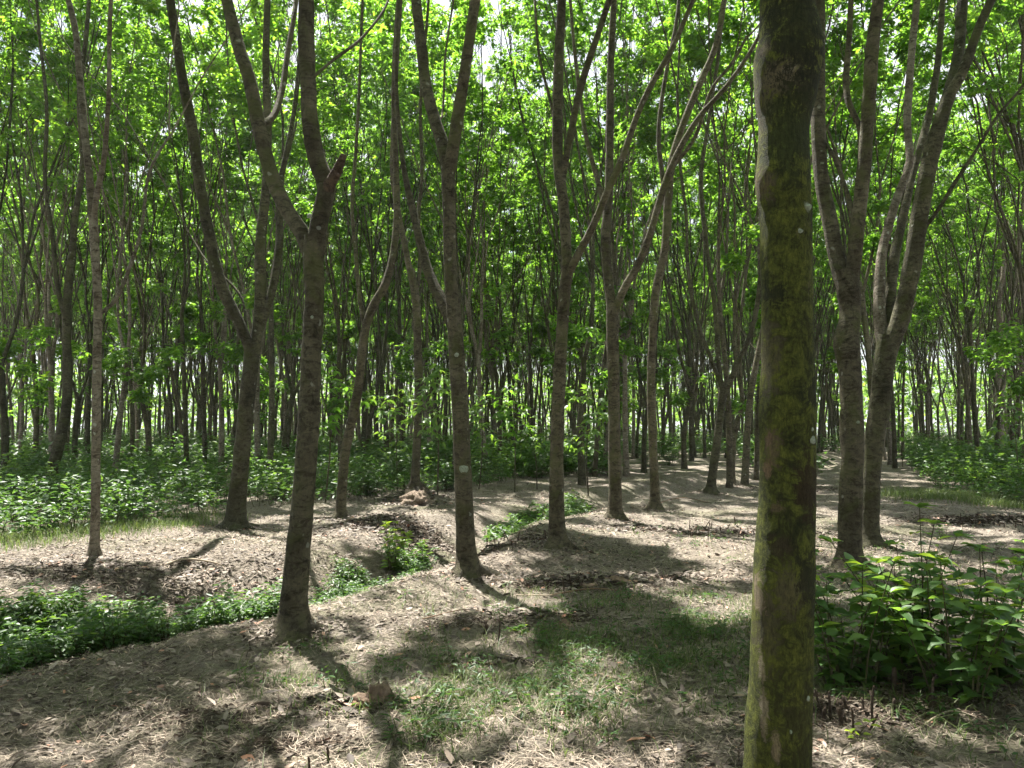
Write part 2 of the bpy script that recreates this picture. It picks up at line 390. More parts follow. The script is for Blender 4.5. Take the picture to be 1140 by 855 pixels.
# ------------------------------------------------------------------ tree growth
def grow(rng, p, d, r, length, level, mb, tips, tdir, k0=6, spread=.5, leafy_from=.35):
    """branch with children; level 0 limb, 1 branch, 2 twig"""
    n = {0: 7, 1: 5, 2: 4}[level]
    pts = [np.array(p, float)]; d = nrm(np.array(d, float)); st = length / (n - 1)
    dd = d.copy(); ds = [d]
    for _ in range(n - 1):
        dd = nrm(dd + rng.normal(size=3) * (.10 if level == 0 else .16) + np.array([0, 0, .07 if level < 2 else .02]))
        pts.append(pts[-1] + dd * st); ds.append(dd)
    pts = np.array(pts)
    rr = r * (1 - np.linspace(0, 1, n) * (.72 if level < 2 else .6))
    add_tube(mb, pts, rr, {0: k0, 1: 5, 2: 3}[level])
    if level == 2:
        tips.append(pts[-1]); tdir.append(ds[-1]); 
        if rng.random() < .6: tips.append(pts[2]); tdir.append(ds[2])
        return
    nc = {0: rng.integers(5, 8), 1: rng.integers(3, 5)}[level]
    for c in range(nc):
        u = leafy_from + (1 - leafy_from) * (c + rng.uniform(.1, .9)) / nc if level == 0 else .25 + .75 * (c + rng.uniform(.1, .9)) / nc
        if c == nc - 1: u = 1.0
        f = u * (n - 1); a = min(int(f), n - 2); q = pts[a] + (pts[a + 1] - pts[a]) * (f - a)
        side = nrm(np.cross(ds[a], sph(rng, 1)[0]))
        sp_ = spread * (1.5 if level == 0 else 1.6)
        cd = nrm(ds[a] + side * sp_ * rng.uniform(.7, 1.2) + np.array([0, 0, .05]))
        if level == 0: grow(rng, q, cd, max(rr[a] * .5, .010), length * rng.uniform(.30, .45) * (1.15 - .45 * u), 1, mb, tips, tdir)
        else: grow(rng, q, cd, max(rr[a] * .5, .005), length * rng.uniform(.35, .55), 2, mb, tips, tdir)

def leaves_mesh(rng, tips, tdir, npet, mat, L=.18, W=.082, off=(0, 0, 0), keep=1.0, hexa=True, clump=.02):
    tips = np.array(tips); tdir = np.array(tdir); total = npet * len(tips)
    k = vn(tips[:, 0] * 1.4, tips[:, 1] * 1.4, tips[:, 2] * 1.4, 88) > clump
    if k.sum() < 6: k[:] = True
    tips, tdir = tips[k], tdir[k]; npet = max(2, int(round(total / max(1, len(tips)))))
    a = clusters(rng, tips, tdir, npet, L, W)
    if keep < 1:
        k = rng.random(len(a[0])) < keep; a = [v[k] for v in a]
    V, Q = (leaf_mesh if hexa else rhombus)(*a[:5])
    return mesh('crown', V - np.asarray(off), Q, mat)

# ------------------------------------------------------------------ generic plantation trees
def make_variant(seed, fork_h, H, nl, lean, rbase, mat, lowleaf=False):
    rng = np.random.default_rng(seed)
    wood = MB(); tips = []; tdir = []
    top = np.array([lean[0], lean[1], fork_h])
    mid = np.array([lean[0] * .35 + rng.normal() * .05, lean[1] * .35 + rng.normal() * .05, fork_h * .5])
    P = smooth_line([[0, 0, -.15], [0, 0, .15], mid, top], 14)
    zz = P[:, 2]; r = rbase * (1 - .28 * zz / fork_h) + rbase * .55 * np.exp(-np.clip(zz, 0, 9) / .10) * .6
    add_tube(wood, P, r, 12, .10, seed, nf=6)
    a0 = rng.uniform(0, 6.28)
    for k in range(nl):
        an = a0 + k * 2 * np.pi / nl + rng.normal() * .3
        tilt = rng.uniform(.10, .28)
        d = np.array([math.cos(an) * tilt, math.sin(an) * tilt, 1])
        L1 = rng.uniform(1.8, 3.6)
        q0 = top - np.array([0, 0, .08]); q1 = q0 + nrm(d) * L1 * .5 + np.array([math.cos(an), math.sin(an), 0]) * .05
        d2 = nrm(d * np.array([.5, .5, 1]) + rng.normal(size=3) * .05); q2 = q1 + d2 * L1 * .5
        rl = rbase * rng.uniform(.50, .62)
        add_tube(wood, smooth_line([q0, q1, q2], 8), np.linspace(rl, rl * .8, 8), 9, .10, seed + k, nf=7)
        ns = rng.integers(2, 4)
        for s_ in range(ns):
            side = nrm(np.cross(d2, sph(rng, 1)[0]))
            dd = nrm(d2 + side * rng.uniform(.10, .26))
            grow(rng, q2 - dd * .05, dd, rl * rng.uniform(.5, .75), (H - q2[2]) * rng.uniform(.8, 1.05), 0, wood, tips, tdir, leafy_from=.10, spread=.42)
    if True:
        for k in range(6 if lowleaf else 2):
            q = P[rng.integers(7, 14)] + np.array([0, 0, rng.uniform(0, .1)]); grow(rng, q, nrm(np.array([rng.normal(), rng.normal(), .9])), .013, rng.uniform(1.0, 2.2), 1, wood, tips, tdir)
    return wood, tips, tdir
VAR = []
specs = [(3.4, 18.5, 2, (.25, .1), .110), (4.6, 18.0, 3, (-.3, .2), .100), (2.8, 17.0, 2, (.1, -.35), .115), (5.4, 18.5, 2, (.4, .3), .095),
         (4.0, 17.0, 2, (-.5, -.1), .100), (6.4, 18.5, 2, (.15, .25), .105), (3.0, 18.0, 2, (.0, .5), .118), (4.9, 16.5, 2, (-.15, -.4), .088),
         (7.0, 18.0, 2, (.7, -.2), .095), (4.1, 19.0, 3, (.2, .0), .112)]
GROUPLAB = {}
for vi, (fh, H, nl, lean, rb) in enumerate(specs):
    rng = np.random.default_rng(500 + vi)
    wood, tips, tdir = make_variant(100 + vi * 7, fh, H, nl, lean, rb, None, vi % 2 == 0)
    n = len(tips); npet = max(3, int(round(2900 / n)))
    ta, da = np.array(tips), np.array(tdir); lo_ = (ta[:, 2] < 4.5) & (rng.random(n) < .3); hi_ = ta[:, 2] > 4.6 + 2.0 * rng.random(n)
    tm = wood.mesh('trunk', [M['bark_dark'], M['bark'], M['bark_dark'], M['bark'], M['bark_pale']][vi % 5]); cm = leaves_mesh(rng, ta[~lo_], da[~lo_], npet, M['leaf'], .175, .082); cf = leaves_mesh(rng, ta[hi_], da[hi_], npet, M['leaf'], .185, .088)
    VAR.append((tm, cm, cf))
protos = {}
def plant_tree(vi, loc, rz, s, label, group, tilt=(0, 0), thick=1.0):
    loc = [float(v) for v in loc]
    key = (vi, math.hypot(loc[0], loc[1]) > 33)
    if key not in protos:
        e = empty('rubber_tree', loc, label, 'tree', group, rz, s); e.rotation_euler = (tilt[0], tilt[1], rz)
        obj('trunk', VAR[vi][0], e); obj('crown', VAR[vi][2 if key[1] else 1], e); protos[key] = e; return e
    return copy_tree(protos[key], loc, rz, s, label, group, tilt)

# ------------------------------------------------------------------ trees seen one by one (outlines taken as angles, built at their own depths)
HERO_XY = []
def hero(name_label, Y, trunk, limbs, seed, mat='bark', group=None, crown=1.0, forks=2, sides=16, rough=.13, flare=.45, lichens=(), rt=None, ts=1.0, clump=.08):
    """trunk: [(px,py,width_px)] from base up; limbs: [(points, dy, kind)], kind grow|cut|thin"""
    rng = np.random.default_rng(seed)
    b = trunk[0]; base = ground_at(b[0], b[1]); Y = base[1] if Y is None else Y
    base = np.array([at(b[0], b[1], Y)[0], Y, 0]); base[2] = float(gh(base[0], base[1]))
    HERO_XY.append(base[:2].copy())
    e = empty('rubber_tree', base, name_label, 'tree', group)
    P = []
    for (px, py, w) in trunk[1:]:
        q = at(px, py, Y); P.append([*q, w * ts / FPX * Y / 2])
    r0 = P[0][3]
    P = [[base[0], base[1], base[2] - .2, r0 * 1.25], [base[0], base[1], base[2] + .02, r0 * 1.12]] + P
    n = 46 if sides > 12 else 26
    S_ = smooth_line(P, n)
    rr = S_[:, 3] + r0 * flare * np.exp(-np.clip(S_[:, 2] - base[2], 0, 99) / .07)
    mb = MB(); add_tube(mb, S_[:, :3] , rr, sides, rough, seed, nf=6)
    vv = mb.V[0]; zz = vv[:, 2] - base[2]; dx, dy_ = vv[:, 0] - base[0], vv[:, 1] - base[1]; tt = np.arctan2(dy_, dx)
    lob = np.clip(np.cos(tt * 3 + seed), 0, 1) ** 2 * .8 + np.clip(np.cos(tt * 5 + seed * 2), 0, 1) ** 3 * .6
    f = 1 + lob * np.exp(-np.clip(zz, 0, 9) / .07); vv[:, 0] = base[0] + dx * f; vv[:, 1] = base[1] + dy_ * f
    obj('trunk', mb.mesh('trunk', M[mat], base), e)
    tips = []; tdir = []; twigs = MB(); top = []
    seen = []
    def note(seq):
        for (a, b_) in zip(seq[:-1], seq[1:]):
            for f in np.linspace(0, 1, 8): seen.append([a[q] + (b_[q] - a[q]) * f for q in range(3)])
    note([(t[0], t[1], Y) for t in trunk])
    for li, (pts, dy, kind) in enumerate(limbs):
        LP = []
        m = len(pts); near_ = min(seen, key=lambda t: (t[0] - pts[0][0]) ** 2 + (t[1] - pts[0][1]) ** 2); ys = near_[2]   # a limb starts inside the wood it grows from
        for k, (px, py, w) in enumerate(pts):
            yy = ys + dy * (k / (m - 1)); q = at(px, py, yy); LP.append([*q, w / FPX * yy / 2])
        note([(t[0], t[1], ys + dy * k / (m - 1)) for k, t in enumerate(pts)])
        LS = smooth_line(LP, 22)
        lm = MB(); add_tube(lm, LS[:, :3], LS[:, 3], max(8, sides - 4), rough * (3 if kind == 'cut' else 1), seed + 10 * li, cap=(kind == 'cut'), nf=7)
        lo = obj('limb', lm.mesh('limb', M['bark_pale'] if kind == 'pale' else M[mat], base), e)
        if kind == 'cut':
            lo.name = 'cut_stub'; lo['label'] = 'short reddish broken branch stub'; lo.data.materials.clear(); lo.data.materials.append(M['stub_bark']); continue
        p = LS[-1, :3]; d = nrm(LS[-1, :3] - LS[-4, :3]); d = nrm(d + np.array([0, 0, .5]))
        r = LS[-1, 3]
        Hrem = max(2.0, 16.5 + rng.uniform(-1, 1.5) - p[2])
        if kind in ('thin', 'pale'): Hrem *= .55
        cnt = 1 if kind == 'thin' else forks
        for c in range(cnt):
            side = nrm(np.cross(d, sph(rng, 1)[0]))
            dd = nrm(d + side * rng.uniform(.15, .4)); grow(rng, p - d * .05, dd, max(r * .75, .012), Hrem * rng.uniform(.8, 1), 0, twigs, tips, tdir, spread=.6)
    if twigs.n: obj('branches', twigs.mesh('branches', M[mat], base), e)
    if tips:
        npet = max(2, int(round(1500 * crown / len(tips))))
        obj('crown', leaves_mesh(rng, tips, tdir, npet, M['leaf'], .18, .084, base, clump=clump), e)
    for (px, py, rp) in lichens:
        q = at(px, py, Y); kk = np.argmin(np.abs(S_[:, 2] - q[2])); q = S_[kk].copy(); x = at(px, py, Y)[0]
        dx = x - q[0]; R_ = rr[kk]; yy = q[1] - math.sqrt(max(R_ * R_ - dx * dx, 0)) - R_ * .02
        nn_ = nrm(np.array([dx, yy - q[1], 0])); u = np.array([-nn_[1], nn_[0], 0]); w_ = np.array([0, 0, 1.0])
        th = np.linspace(0, 2 * np.pi, 14, endpoint=False); rad = rp / FPX * Y * (1 + .06 * np.sin(th * 2 + px) + .05 * np.sin(th * 5))
        c0 = np.array([x, yy, at(px, py, yy)[2]])
        ringv = c0 + np.cos(th)[:, None] * u * rad[:, None] + np.sin(th)[:, None] * w_ * rad[:, None] - nn_ * .006
        inner = c0 + (ringv - c0) * .7 + nn_ * .005
        V = np.concatenate([ringv, inner, [c0 + nn_ * .006]]); jj = np.arange(14); j2 = (jj + 1) % 14
        me = mesh('lichen', V - base, [np.stack([jj, j2, 14 + j2, 14 + jj], -1), np.stack([14 + jj, 14 + j2, np.full(14, 28)], -1)], M['lichen'])
        obj('lichen', me, e)
    return e

def L_(s, w0, w1):
    """'x,y x,y' -> points with width going from w0 to w1"""
    p = [tuple(float(v) for v in q.split(',')) for q in s.split()]
    n = len(p); return [(a, b, w0 + (w1 - w0) * k / (n - 1)) for k, (a, b) in enumerate(p)]

hero('thick grey brown rubber tree forking low, with a sawn stub', None,
     [(326, 706, 40), (329, 650, 36), (337, 560, 33), (343, 480, 30), (347, 400, 28), (350, 330, 27), (349, 285, 28), (349, 262, 24)],
     [([(347, 290, 16), (338, 262, 18), (322, 238, 17), (305, 203, 16), (290, 150, 16), (278, 90, 15), (265, 50, 14), (250, -10, 13)], .5, 'grow'),
      ([(350, 290, 20), (354, 255, 20), (360, 228, 19), (364, 205, 20), (353, 180, 20), (346, 140, 19), (343, 90, 18), (341, 40, 18), (341, -10, 17)], .1, 'grow'),
      ([(361, 222, 14), (367, 205, 16), (374, 193, 13), (383, 172, 8)], -.1, 'cut'),
      (L_('291,140 305,128 314,100 320,60 327,20 331,-10', 8, 5), .8, 'thin'),
      (L_('344,90 372,66 400,45 425,15 436,-10', 4, 2.5), .8, 'thin')], 11, ts=0.78, crown=.7, lichens=[(350, 353, 2.2), (346, 240, 3)], sides=24)
hero('straight rubber tree splitting high into a narrow V beside the ditch', None,
     [(520, 640, 34), (518, 600, 27), (516, 540, 25), (513, 470, 24), (509, 400, 23), (505, 345, 21), (501, 290, 19), (500, 230, 19), (499, 195, 20), (498, 175, 18)],
     [([(499, 195, 15), (494, 165, 15), (483, 130, 14), (474, 95, 13), (469, 50, 12), (462, -10, 11)], .6, 'grow'),
      ([(499, 195, 15), (505, 160, 14), (512, 115, 14), (518, 75, 13), (524, 35, 12), (531, -10, 12)], -.4, 'grow'),
      ([(508, 375, 14), (500, 350, 14), (487, 325, 13), (476, 300, 11), (466, 262, 9), (458, 228, 8), (450, 190, 6), (444, 140, 5), (441, 80, 4), (444, -10, 3.5)], .9, 'thin'),
      (L_('474,95 480,120 492,130 496,60 505,0', 3, 2), 1.0, 'thin')], 12, ts=0.78, crown=.5,
     lichens=[(517, 522, 5), (509, 395, 2.5), (501, 173, 3)], sides=24)
hero('slim straight rubber tree with dark knot at its foot', None,
     [(620, 609, 26), (620, 575, 20), (620, 500, 17), (622, 440, 16), (625, 380, 15), (628, 335, 15), (631, 300, 15), (631, 285, 13)],
     [([(631, 305, 11), (630, 270, 12), (627, 225, 12), (621, 175, 12), (621, 105, 12), (623, 50, 11), (626, -10, 10)], .3, 'grow'),
      ([(632, 308, 9), (640, 290, 9), (652, 268, 9), (664, 243, 8), (675, 216, 8), (692, 178, 8), (708, 132, 7), (722, 100, 7), (749, 52, 6), (776, -10, 5)], -.8, 'grow'),
      ([(626, 200, 8), (635, 150, 8), (647, 95, 8), (665, 40, 7), (682, -10, 7)], -.5, 'grow'),
      (L_('621,150 612,110 600,60 596,10 594,-10', 4, 2.5), .6, 'thin')], 13, ts=0.88, sides=20)
hero('slim rubber tree with pale lit foot and bent right limb', None,
     [(685, 578, 22), (685, 545, 17), (684, 480, 15), (683, 420, 15), (682, 370, 16), (681, 335, 15)],
     [([(681, 345, 12), (677, 310, 11), (674, 265, 11), (678, 215, 10), (679, 150, 9), (680, 70, 8), (684, -10, 7)], .3, 'grow'),
      ([(683, 350, 9), (694, 322, 9), (706, 303, 9), (718, 277, 9), (727, 250, 8), (740, 205, 8), (757, 165, 7), (780, 128, 6), (812, 92, 5), (845, 40, 4), (860, -10, 4)], -.9, 'grow'),
      (L_('674,225 665,200 652,150 647,115 640,60 634,-10', 6, 3.5), .8, 'thin')], 14, ts=0.88, sides=18)
hero('smooth unforked rubber tree bending right behind the row', None,
     [(729, 567, 20), (729, 545, 14), (727, 500, 12), (725, 440, 12), (726, 385, 11), (730, 325, 12), (739, 285, 12), (743, 245, 11)],
     [([(742, 262, 10), (744, 220, 9), (748, 180, 9), (760, 140, 8), (778, 95, 8), (797, 50, 7), (808, -10, 6)], -.3, 'grow'),
      (L_('742,240 738,200 733,150 740,90 752,30 757,-10', 6, 4), .8, 'thin'),
      (L_('745,190 758,175 775,150 792,100 815,70 832,40', 5, 3), -.8, 'thin')], 15, ts=0.8, crown=1.5, sides=16)
hero('dark rubber tree with a long arm reaching up left above the undergrowth', None,
     [(262, 588, 30), (264, 555, 24), (269, 508, 21), (274, 455, 20), (279, 410, 20), (281, 382, 18)],
     [([(281, 398, 12), (271, 370, 12), (257, 341, 13), (243, 309, 13), (233, 262, 12), (224, 215, 12), (215, 150, 12), (204, 92, 11), (196, 42, 10), (188, -10, 10)], -.5, 'grow'),
      ([(283, 395, 13), (289, 350, 13), (290, 315, 13), (290, 270, 12), (296, 212, 10), (298, 150, 9), (296, 70, 8), (298, -10, 7)], .5, 'grow'),
      ([(288, 370, 9), (300, 335, 9), (308, 300, 9), (312, 260, 8), (310, 215, 7), (318, 175, 6), (328, 120, 5), (334, 60, 5), (338, -10, 4)], .9, 'grow'),
      (L_('275,370 268,330 240,300 226,285 212,262', 3, 2), .7, 'thin')], 16, ts=0.85, sides=18, mat='bark_dark')
hero('thin pale grey rubber tree with spindly trunk at the left', None,
     [(104, 621, 15), (106, 580, 11), (107, 490, 11), (108, 400, 11), (109, 340, 11), (106, 285, 11), (103, 230, 11)],
     [([(103, 240, 9), (99, 190, 8), (95, 155, 8), (89, 90, 7), (84, 35, 7), (74, -10, 6)], .3, 'grow'),
      ([(104, 250, 6), (108, 215, 6), (116, 175, 6), (121, 105, 5), (122, 35, 5), (124, -10, 4)], -.5, 'thin'),
      (L_('109,352 117,345 131,330 147,290 158,252 165,196 178,168 190,150', 5, 2.5), .5, 'pale')], 17, ts=0.85, crown=.6, mat='bark_pale', sides=14)
hero('slender rubber tree leaning right at the edge of the undergrowth', None,
     [(378, 577, 16), (381, 540, 13), (385, 500, 13), (398, 438, 13), (405, 375, 12), (415, 342, 12), (430, 315, 11)],
     [([(424, 328, 10), (433, 305, 9), (439, 275, 8), (442, 240, 8), (441, 190, 7), (439, 140, 6), (439, 80, 6), (444, -10, 5)], .5, 'grow'),
      (L_('407,372 400,330 396,280 392,230 396,170 400,100 402,40 404,-10', 5, 3), 1.0, 'thin')], 18, ts=0.82, crown=1.7, sides=14)
hero('slim reddish brown tree growing out of the dry earth mound', 17.0,
     [(461, 552, 14), (462, 535, 10), (465, 473, 9), (466, 420, 9), (465, 385, 9), (463, 333, 9), (457, 300, 9)],
     [([(458, 308, 7), (450, 270, 7), (444, 240, 6), (437, 190, 6), (440, 100, 5), (447, -10, 4)], .5, 'grow'),
      (L_('462,335 468,290 466,240 470,190 468,120 474,40 478,-10', 5, 3), 1.0, 'thin')], 19, sides=12, crown=1.7)
# right-hand pair
hero('rough rubber tree with a knob, front one of the right pair', None,
     [(945, 634, 30), (946, 600, 26), (948, 540, 24), (949, 490, 25), (947, 420, 24), (942, 383, 27), (946, 350, 23), (944, 320, 24), (941, 300, 24)],
     [([(940, 318, 17), (933, 295, 18), (923, 242, 17), (914, 193, 16), (911, 140, 16), (911, 70, 15), (911, -10, 14)], .5, 'grow'),
      ([(946, 322, 16), (951, 290, 16), (957, 230, 16), (963, 175, 15), (968, 105, 14), (971, 53, 14), (979, -10, 13)], -.3, 'grow'),
      ([(960, 175, 8), (957, 142, 7), (945, 115, 7), (942, 90, 7), (945, 45, 6), (948, -10, 6)], .4, 'thin'),
      (L_('951,240 940,205 926,170 918,160', 5, 4), .4, 'thin')], 20, sides=24, rough=.16, crown=.6,
     lichens=[(950, 470, 2)])
hero('dark rubber tree with many limbs, rear one of the right pair', 10.2,
     [(966, 606, 26), (967, 570, 22), (969, 530, 21), (973, 490, 21), (980, 445, 22), (985, 405, 22), (990, 375, 26)],
     [([(988, 390, 20), (1001, 360, 20), (1010, 326, 19), (1018, 280, 19), (1028, 215, 18), (1041, 155, 17), (1056, 108, 13), (1073, 77, 11), (1088, 35, 10), (1108, -10, 9)], -.6, 'grow'),
      ([(1040, 158, 11), (1046, 135, 12), (1058, 95, 12), (1067, 60, 12), (1072, -10, 11)], .6, 'grow'),
      ([(984, 392, 14), (979, 355, 13), (979, 315, 11), (983, 275, 10), (1000, 217, 9), (1013, 180, 8), (1010, 140, 8), (1014, 70, 8), (1022, -10, 7)], .8, 'pale'),
      ([(990, 380, 12), (991, 340, 12), (995, 290, 11), (1006, 240, 9), (1017, 190, 8), (1034, 130, 8), (1045, 60, 7), (1050, -10, 6)], 1.2, 'grow'),
      (L_('1020,265 1040,240 1062,205 1085,170 1110,130 1140,95', 5, 3), -.4, 'thin')], 21, sides=22, mat='bark_dark', rough=.16, crown=.6)
hero('small rubber tree with forked arms left of the mossy trunk', None,
     [(791, 549, 13), (793, 530, 10), (800, 478, 9), (804, 440, 9), (805, 425, 8)],
     [([(804, 438, 6), (800, 400, 6), (797, 350, 6), (790, 300, 5), (784, 250, 5), (780, 200, 5), (788, 140, 4), (800, 60, 4), (806, -10, 3)], .8, 'grow'),
      ([(805, 442, 7), (813, 425, 7), (823, 400, 6), (834, 377, 6), (843, 340, 6), (848, 290, 5), (852, 230, 5), (856, 120, 4)], -.8, 'grow'),
      (L_('803,430 790,395 777,360 766,300 764,240 757,180 754,100', 5, 3), .2, 'grow')], 22, sides=12, mat='bark_dark')
hero('dark leaning tree in the left undergrowth with a crooked foot', None,
     [(57, 545, 14), (58, 525, 12), (66, 492, 11), (75, 440, 10), (74, 350, 9), (80, 285, 9)],
     [([(80, 292, 7), (84, 240, 7), (92, 180, 6), (88, 110, 5), (96, 40, 5), (100, -10, 4)], .6, 'grow'),
      (L_('75,360 64,320 58,260 50,200 52,120 44,40 40,-10', 6, 3), -.6, 'grow')], 23, sides=12, mat='bark_dark')
hero('pale sunlit slim tree standing in the right hand bushes', None,
     [(1114, 520, 10), (1114, 500, 8), (1113, 470, 8), (1112, 430, 7), (1114, 380, 7)],
     [(L_('1114,390 1112,340 1118,290 1114,230 1119,160 1116,60', 6, 3), .6, 'grow'),
      (L_('1113,400 1122,360 1130,320 1136,260 1142,180', 4, 3), -.4, 'grow')], 24, sides=10, mat='bark_pale')

# near mossy trunk beside the camera
NY = 3.2
OUT = [(855, 830, 902), (820, 831, 902), (790, 833, 902), (760, 836, 903), (690, 838, 904), (632, 839.5, 906), (600, 842, 906), (540, 846, 907), (450, 846, 907), (400, 848, 905),
       (300, 847.5, 904), (240, 846, 903), (215, 842, 902), (200, 840.5, 902), (180, 842.5, 901), (140, 844, 901), (105, 840, 909), (70, 839, 915), (50, 843, 916.5), (30, 845, 912), (0, 846, 906), (-25, 847, 905)]
P = []
for (py, a, b) in OUT:
    q = at((a + b) / 2, py, NY); P.append([*q, (b - a) / 2 / FPX * NY * .985])
bx, by = P[0][0], NY; bz = float(gh(bx, by)); base = np.array([bx, by, bz])
top = P[-1]
P = [[bx + .004, by, bz - .2, .175], [bx + .002, by, bz + .0, .158], [bx, by, bz + .08, .143]] + P + \
    [[top[0] - .03, NY + .05, 3.9, .105], [top[0] - .05, NY + .1, 4.6, .10], [top[0] - .02, NY + .1, 5.2, .095]]
S_ = smooth_line(P, 300)
def npt(px, py):
    q = at(px, py, NY); k = np.argmin(np.abs(S_[:, 2] - q[2])); dx = q[0] - S_[k, 0]; r = S_[k, 3]
    dx = max(-r * .96, min(r * .96, dx)); y = NY - math.sqrt(r * r - dx * dx)
    q = at(px, py, y); return (float(S_[k, 0] + dx - base[0]), float(y - base[1]), float(q[2] - base[2]))
BR, PK, DK, GR, ORG = (.12, .095, .065), (.17, .115, .08), (.020, .022, .010), (.27, .23, .18), (.17, .115, .07)
NEAR_SPOTS = [
    (npt(862, 82), .13, (.13, .10, .07), .75, (1, 1, 1.3)), (npt(848, 55), .045, (.19, .155, .115), .8, (1, 1, 1)), (npt(868, 75), .05, GR, .5, (.8, 1, 2)),
    (npt(845, 130), .10, BR, .4, (1.4, 1, .7)), (npt(843, 205), .08, (.12, .09, .06), .7, (1, 1, 1)),
    (npt(880, 20), .20, DK, .8, (1, 1, .6)), (npt(895, 120), .19, DK, .8, (1.2, 1, .6)), (npt(868, 150), .14, (.035, .045, .014), .8, (1, 1, .8)),
    (npt(856, 330), .05, DK, .8, (1, 1, 1)), (npt(897, 440), .06, DK, .8, (1.2, 1, .8)), (npt(893, 540), .10, (.035, .022, .012), .8, (1.2, 1, .7)),
    (npt(852, 400), .09, BR, .4, (1.8, 1, .6)), (npt(854, 500), .06, (.14, .10, .07), .6, (2, 1, .6)), (npt(857, 565), .03, PK, .5, (1, 1, 1.2)), (npt(850, 520), .035, ORG, .8, (2, 1, .8)),
    (npt(851, 490), .03, PK, .7, (2, 1, .7)), (npt(890, 230), .022, (.20, .22, .15), .8, (1, 1, 1)),
    (npt(845, 700), .10, BR, .35, (2, 1, .5)), (npt(842, 740), .045, (.30, .25, .17), .7, (3.2, 1, .55)), (npt(843, 790), .05, (.28, .23, .16), .75, (3.2, 1, .5)),  # tall pale spots paint the sunlit left rim into the bark colour
    (npt(853, 830), .045, (.25, .20, .13), .7, (2.6, 1, .7)), (npt(867, 660), .07, (.10, .085, .05), .6, (1, 1, .6)), (npt(838, 660), .05, (.24, .19, .13), .7, (2, 1, .5)),  # pale spot at the far left edge continues that painted sunlit rim
    (npt(893, 640), .09, DK, .7, (1.1, 1, .7)), (npt(880, 800), .10, (.050, .050, .016), .6, (1, 1, .7)), (npt(858, 610), .05, (.045, .035, .02), .8, (1, 1, 1))]
M['near_bark'] = near_bark()
e = empty('rubber_tree', base, 'large mossy green rubber tree trunk nearest the camera', 'tree')
HERO_XY.append(base[:2])
mb = MB(); add_tube(mb, S_[:, :3], S_[:, 3], 72, .035, 77, nf=8)
obj('trunk', mb.mesh('trunk', M['near_bark'], base), e)
for (px, py, rp, sx) in [(896, 490, 5.2, 1), (895, 478, 2.6, .8), (892, 230, 4.5, 1.4), (881, 257, 3.0, 1.2), (890, 778, 3.2, .7), (868, 815, 2.2, .6)]:
    c = np.array(npt(px, py)); k = np.argmin(np.abs(S_[:, 2] - base[2] - c[2])); ax = S_[k, :3] - base
    nn_ = nrm(np.array([c[0] - ax[0], c[1] - ax[1], 0])); u = np.array([-nn_[1], nn_[0], 0])
    th = np.linspace(0, 2 * np.pi, 18, endpoint=False); rad = rp / FPX * NY * (1 + .14 * np.sin(th * 3 + px) + .08 * np.sin(th * 7 + py))
    ringv = c + np.cos(th)[:, None] * u * rad[:, None] * sx + np.sin(th)[:, None] * np.array([0, 0, 1.]) * rad[:, None] - nn_ * .004
    inner = c + (ringv - c) * .75 + nn_ * .0065; V = np.concatenate([ringv, inner, [c + nn_ * .007]]); jj = np.arange(18); j2 = (jj + 1) % 18
    obj('lichen', mesh('lichen', V, [np.stack([jj, j2, 18 + j2, 18 + jj], -1), np.stack([18 + jj, 18 + j2, np.full(18, 36)], -1)], M['lichen']), e)
rng = np.random.default_rng(5); tips = []; tdir = []; tw = MB(); pt = S_[-1, :3]
for k in range(3):
    an = .6 + k * 2.1; grow(rng, pt - [0, 0, .1], nrm(np.array([math.cos(an) * .4, math.sin(an) * .4, 1])), .07, 8.5, 0, tw, tips, tdir, spread=.6)
obj('branches', tw.mesh('branches', M['bark'], base), e)
obj('crown', leaves_mesh(rng, tips, tdir, max(3, int(700 / len(tips))), M['leaf'], .18, .084, base), e)

# ------------------------------------------------------------------ mid-distance trees, placed one by one
MID = [('dark slim rubber tree in the undergrowth at the far left', 'rubber trees in the left undergrowth',
        [(6, 540, 0), (38, 527, 1), (84, 526, 2), (97, 521, 5), (147, 522, 3), (166, 524, 6), (192, 518, 7), (228, 526, 8), (246, 527, 9), (20, 517, 4)]),
       ('slim rubber tree between the reaching dark tree and the thick sawn tree', 'rubber trees behind the left pair',
        [(288, 528, 9), (303, 514, 3), (318, 517, 1), (300, 545, 7)]),
       ('slim rubber tree in the greenery left of the V forked trunk', 'rubber trees left of the V forked trunk',
        [(404, 519, 5), (430, 524, 0), (447, 520, 8), (420, 512, 2), (480, 516, 4)]),
       ('thin rubber tree in the middle distance right of the V forked trunk', 'rubber trees in the middle distance',
        [(556, 522, 1), (593, 512, 3), (612, 511, 5), (572, 516, 7), (648, 540, 0), (662, 531, 8), (673, 526, 4)]),
       ('thin dark rubber tree between the row and the mossy trunk', 'rubber trees left of the mossy trunk',
        [(697, 530, 9), (717, 526, 2), (762, 522, 6), (812, 543, 3), (829, 540, 1), (842, 534, 8), (770, 513, 5)]),
       ('dark rubber tree among the bushes at the right edge', 'rubber trees in the right bushes',
        [(1129, 514, 6), (1092, 506, 2), (1076, 503, 9), (1060, 504, 4), (1047, 502, 0), (1026, 501, 7), (1145, 521, 1), (976, 541, 3)])]
rng = np.random.default_rng(77)
ORD = ['first', 'second', 'third', 'fourth', 'fifth', 'sixth', 'seventh', 'eighth', 'ninth', 'tenth']
for lab0, grp, L in MID:
    L = sorted(L)
    for io, (px, py, vi) in enumerate(L):
        lab = lab0 + ', ' + ORD[io] + ' from left'
        g = ground_at(px, py); HERO_XY.append(g[:2].copy())
        plant_tree(vi, g, rng.uniform(0, 6.28), rng.uniform(.85, 1.05), lab, grp, (rng.normal() * .035, rng.normal() * .035))

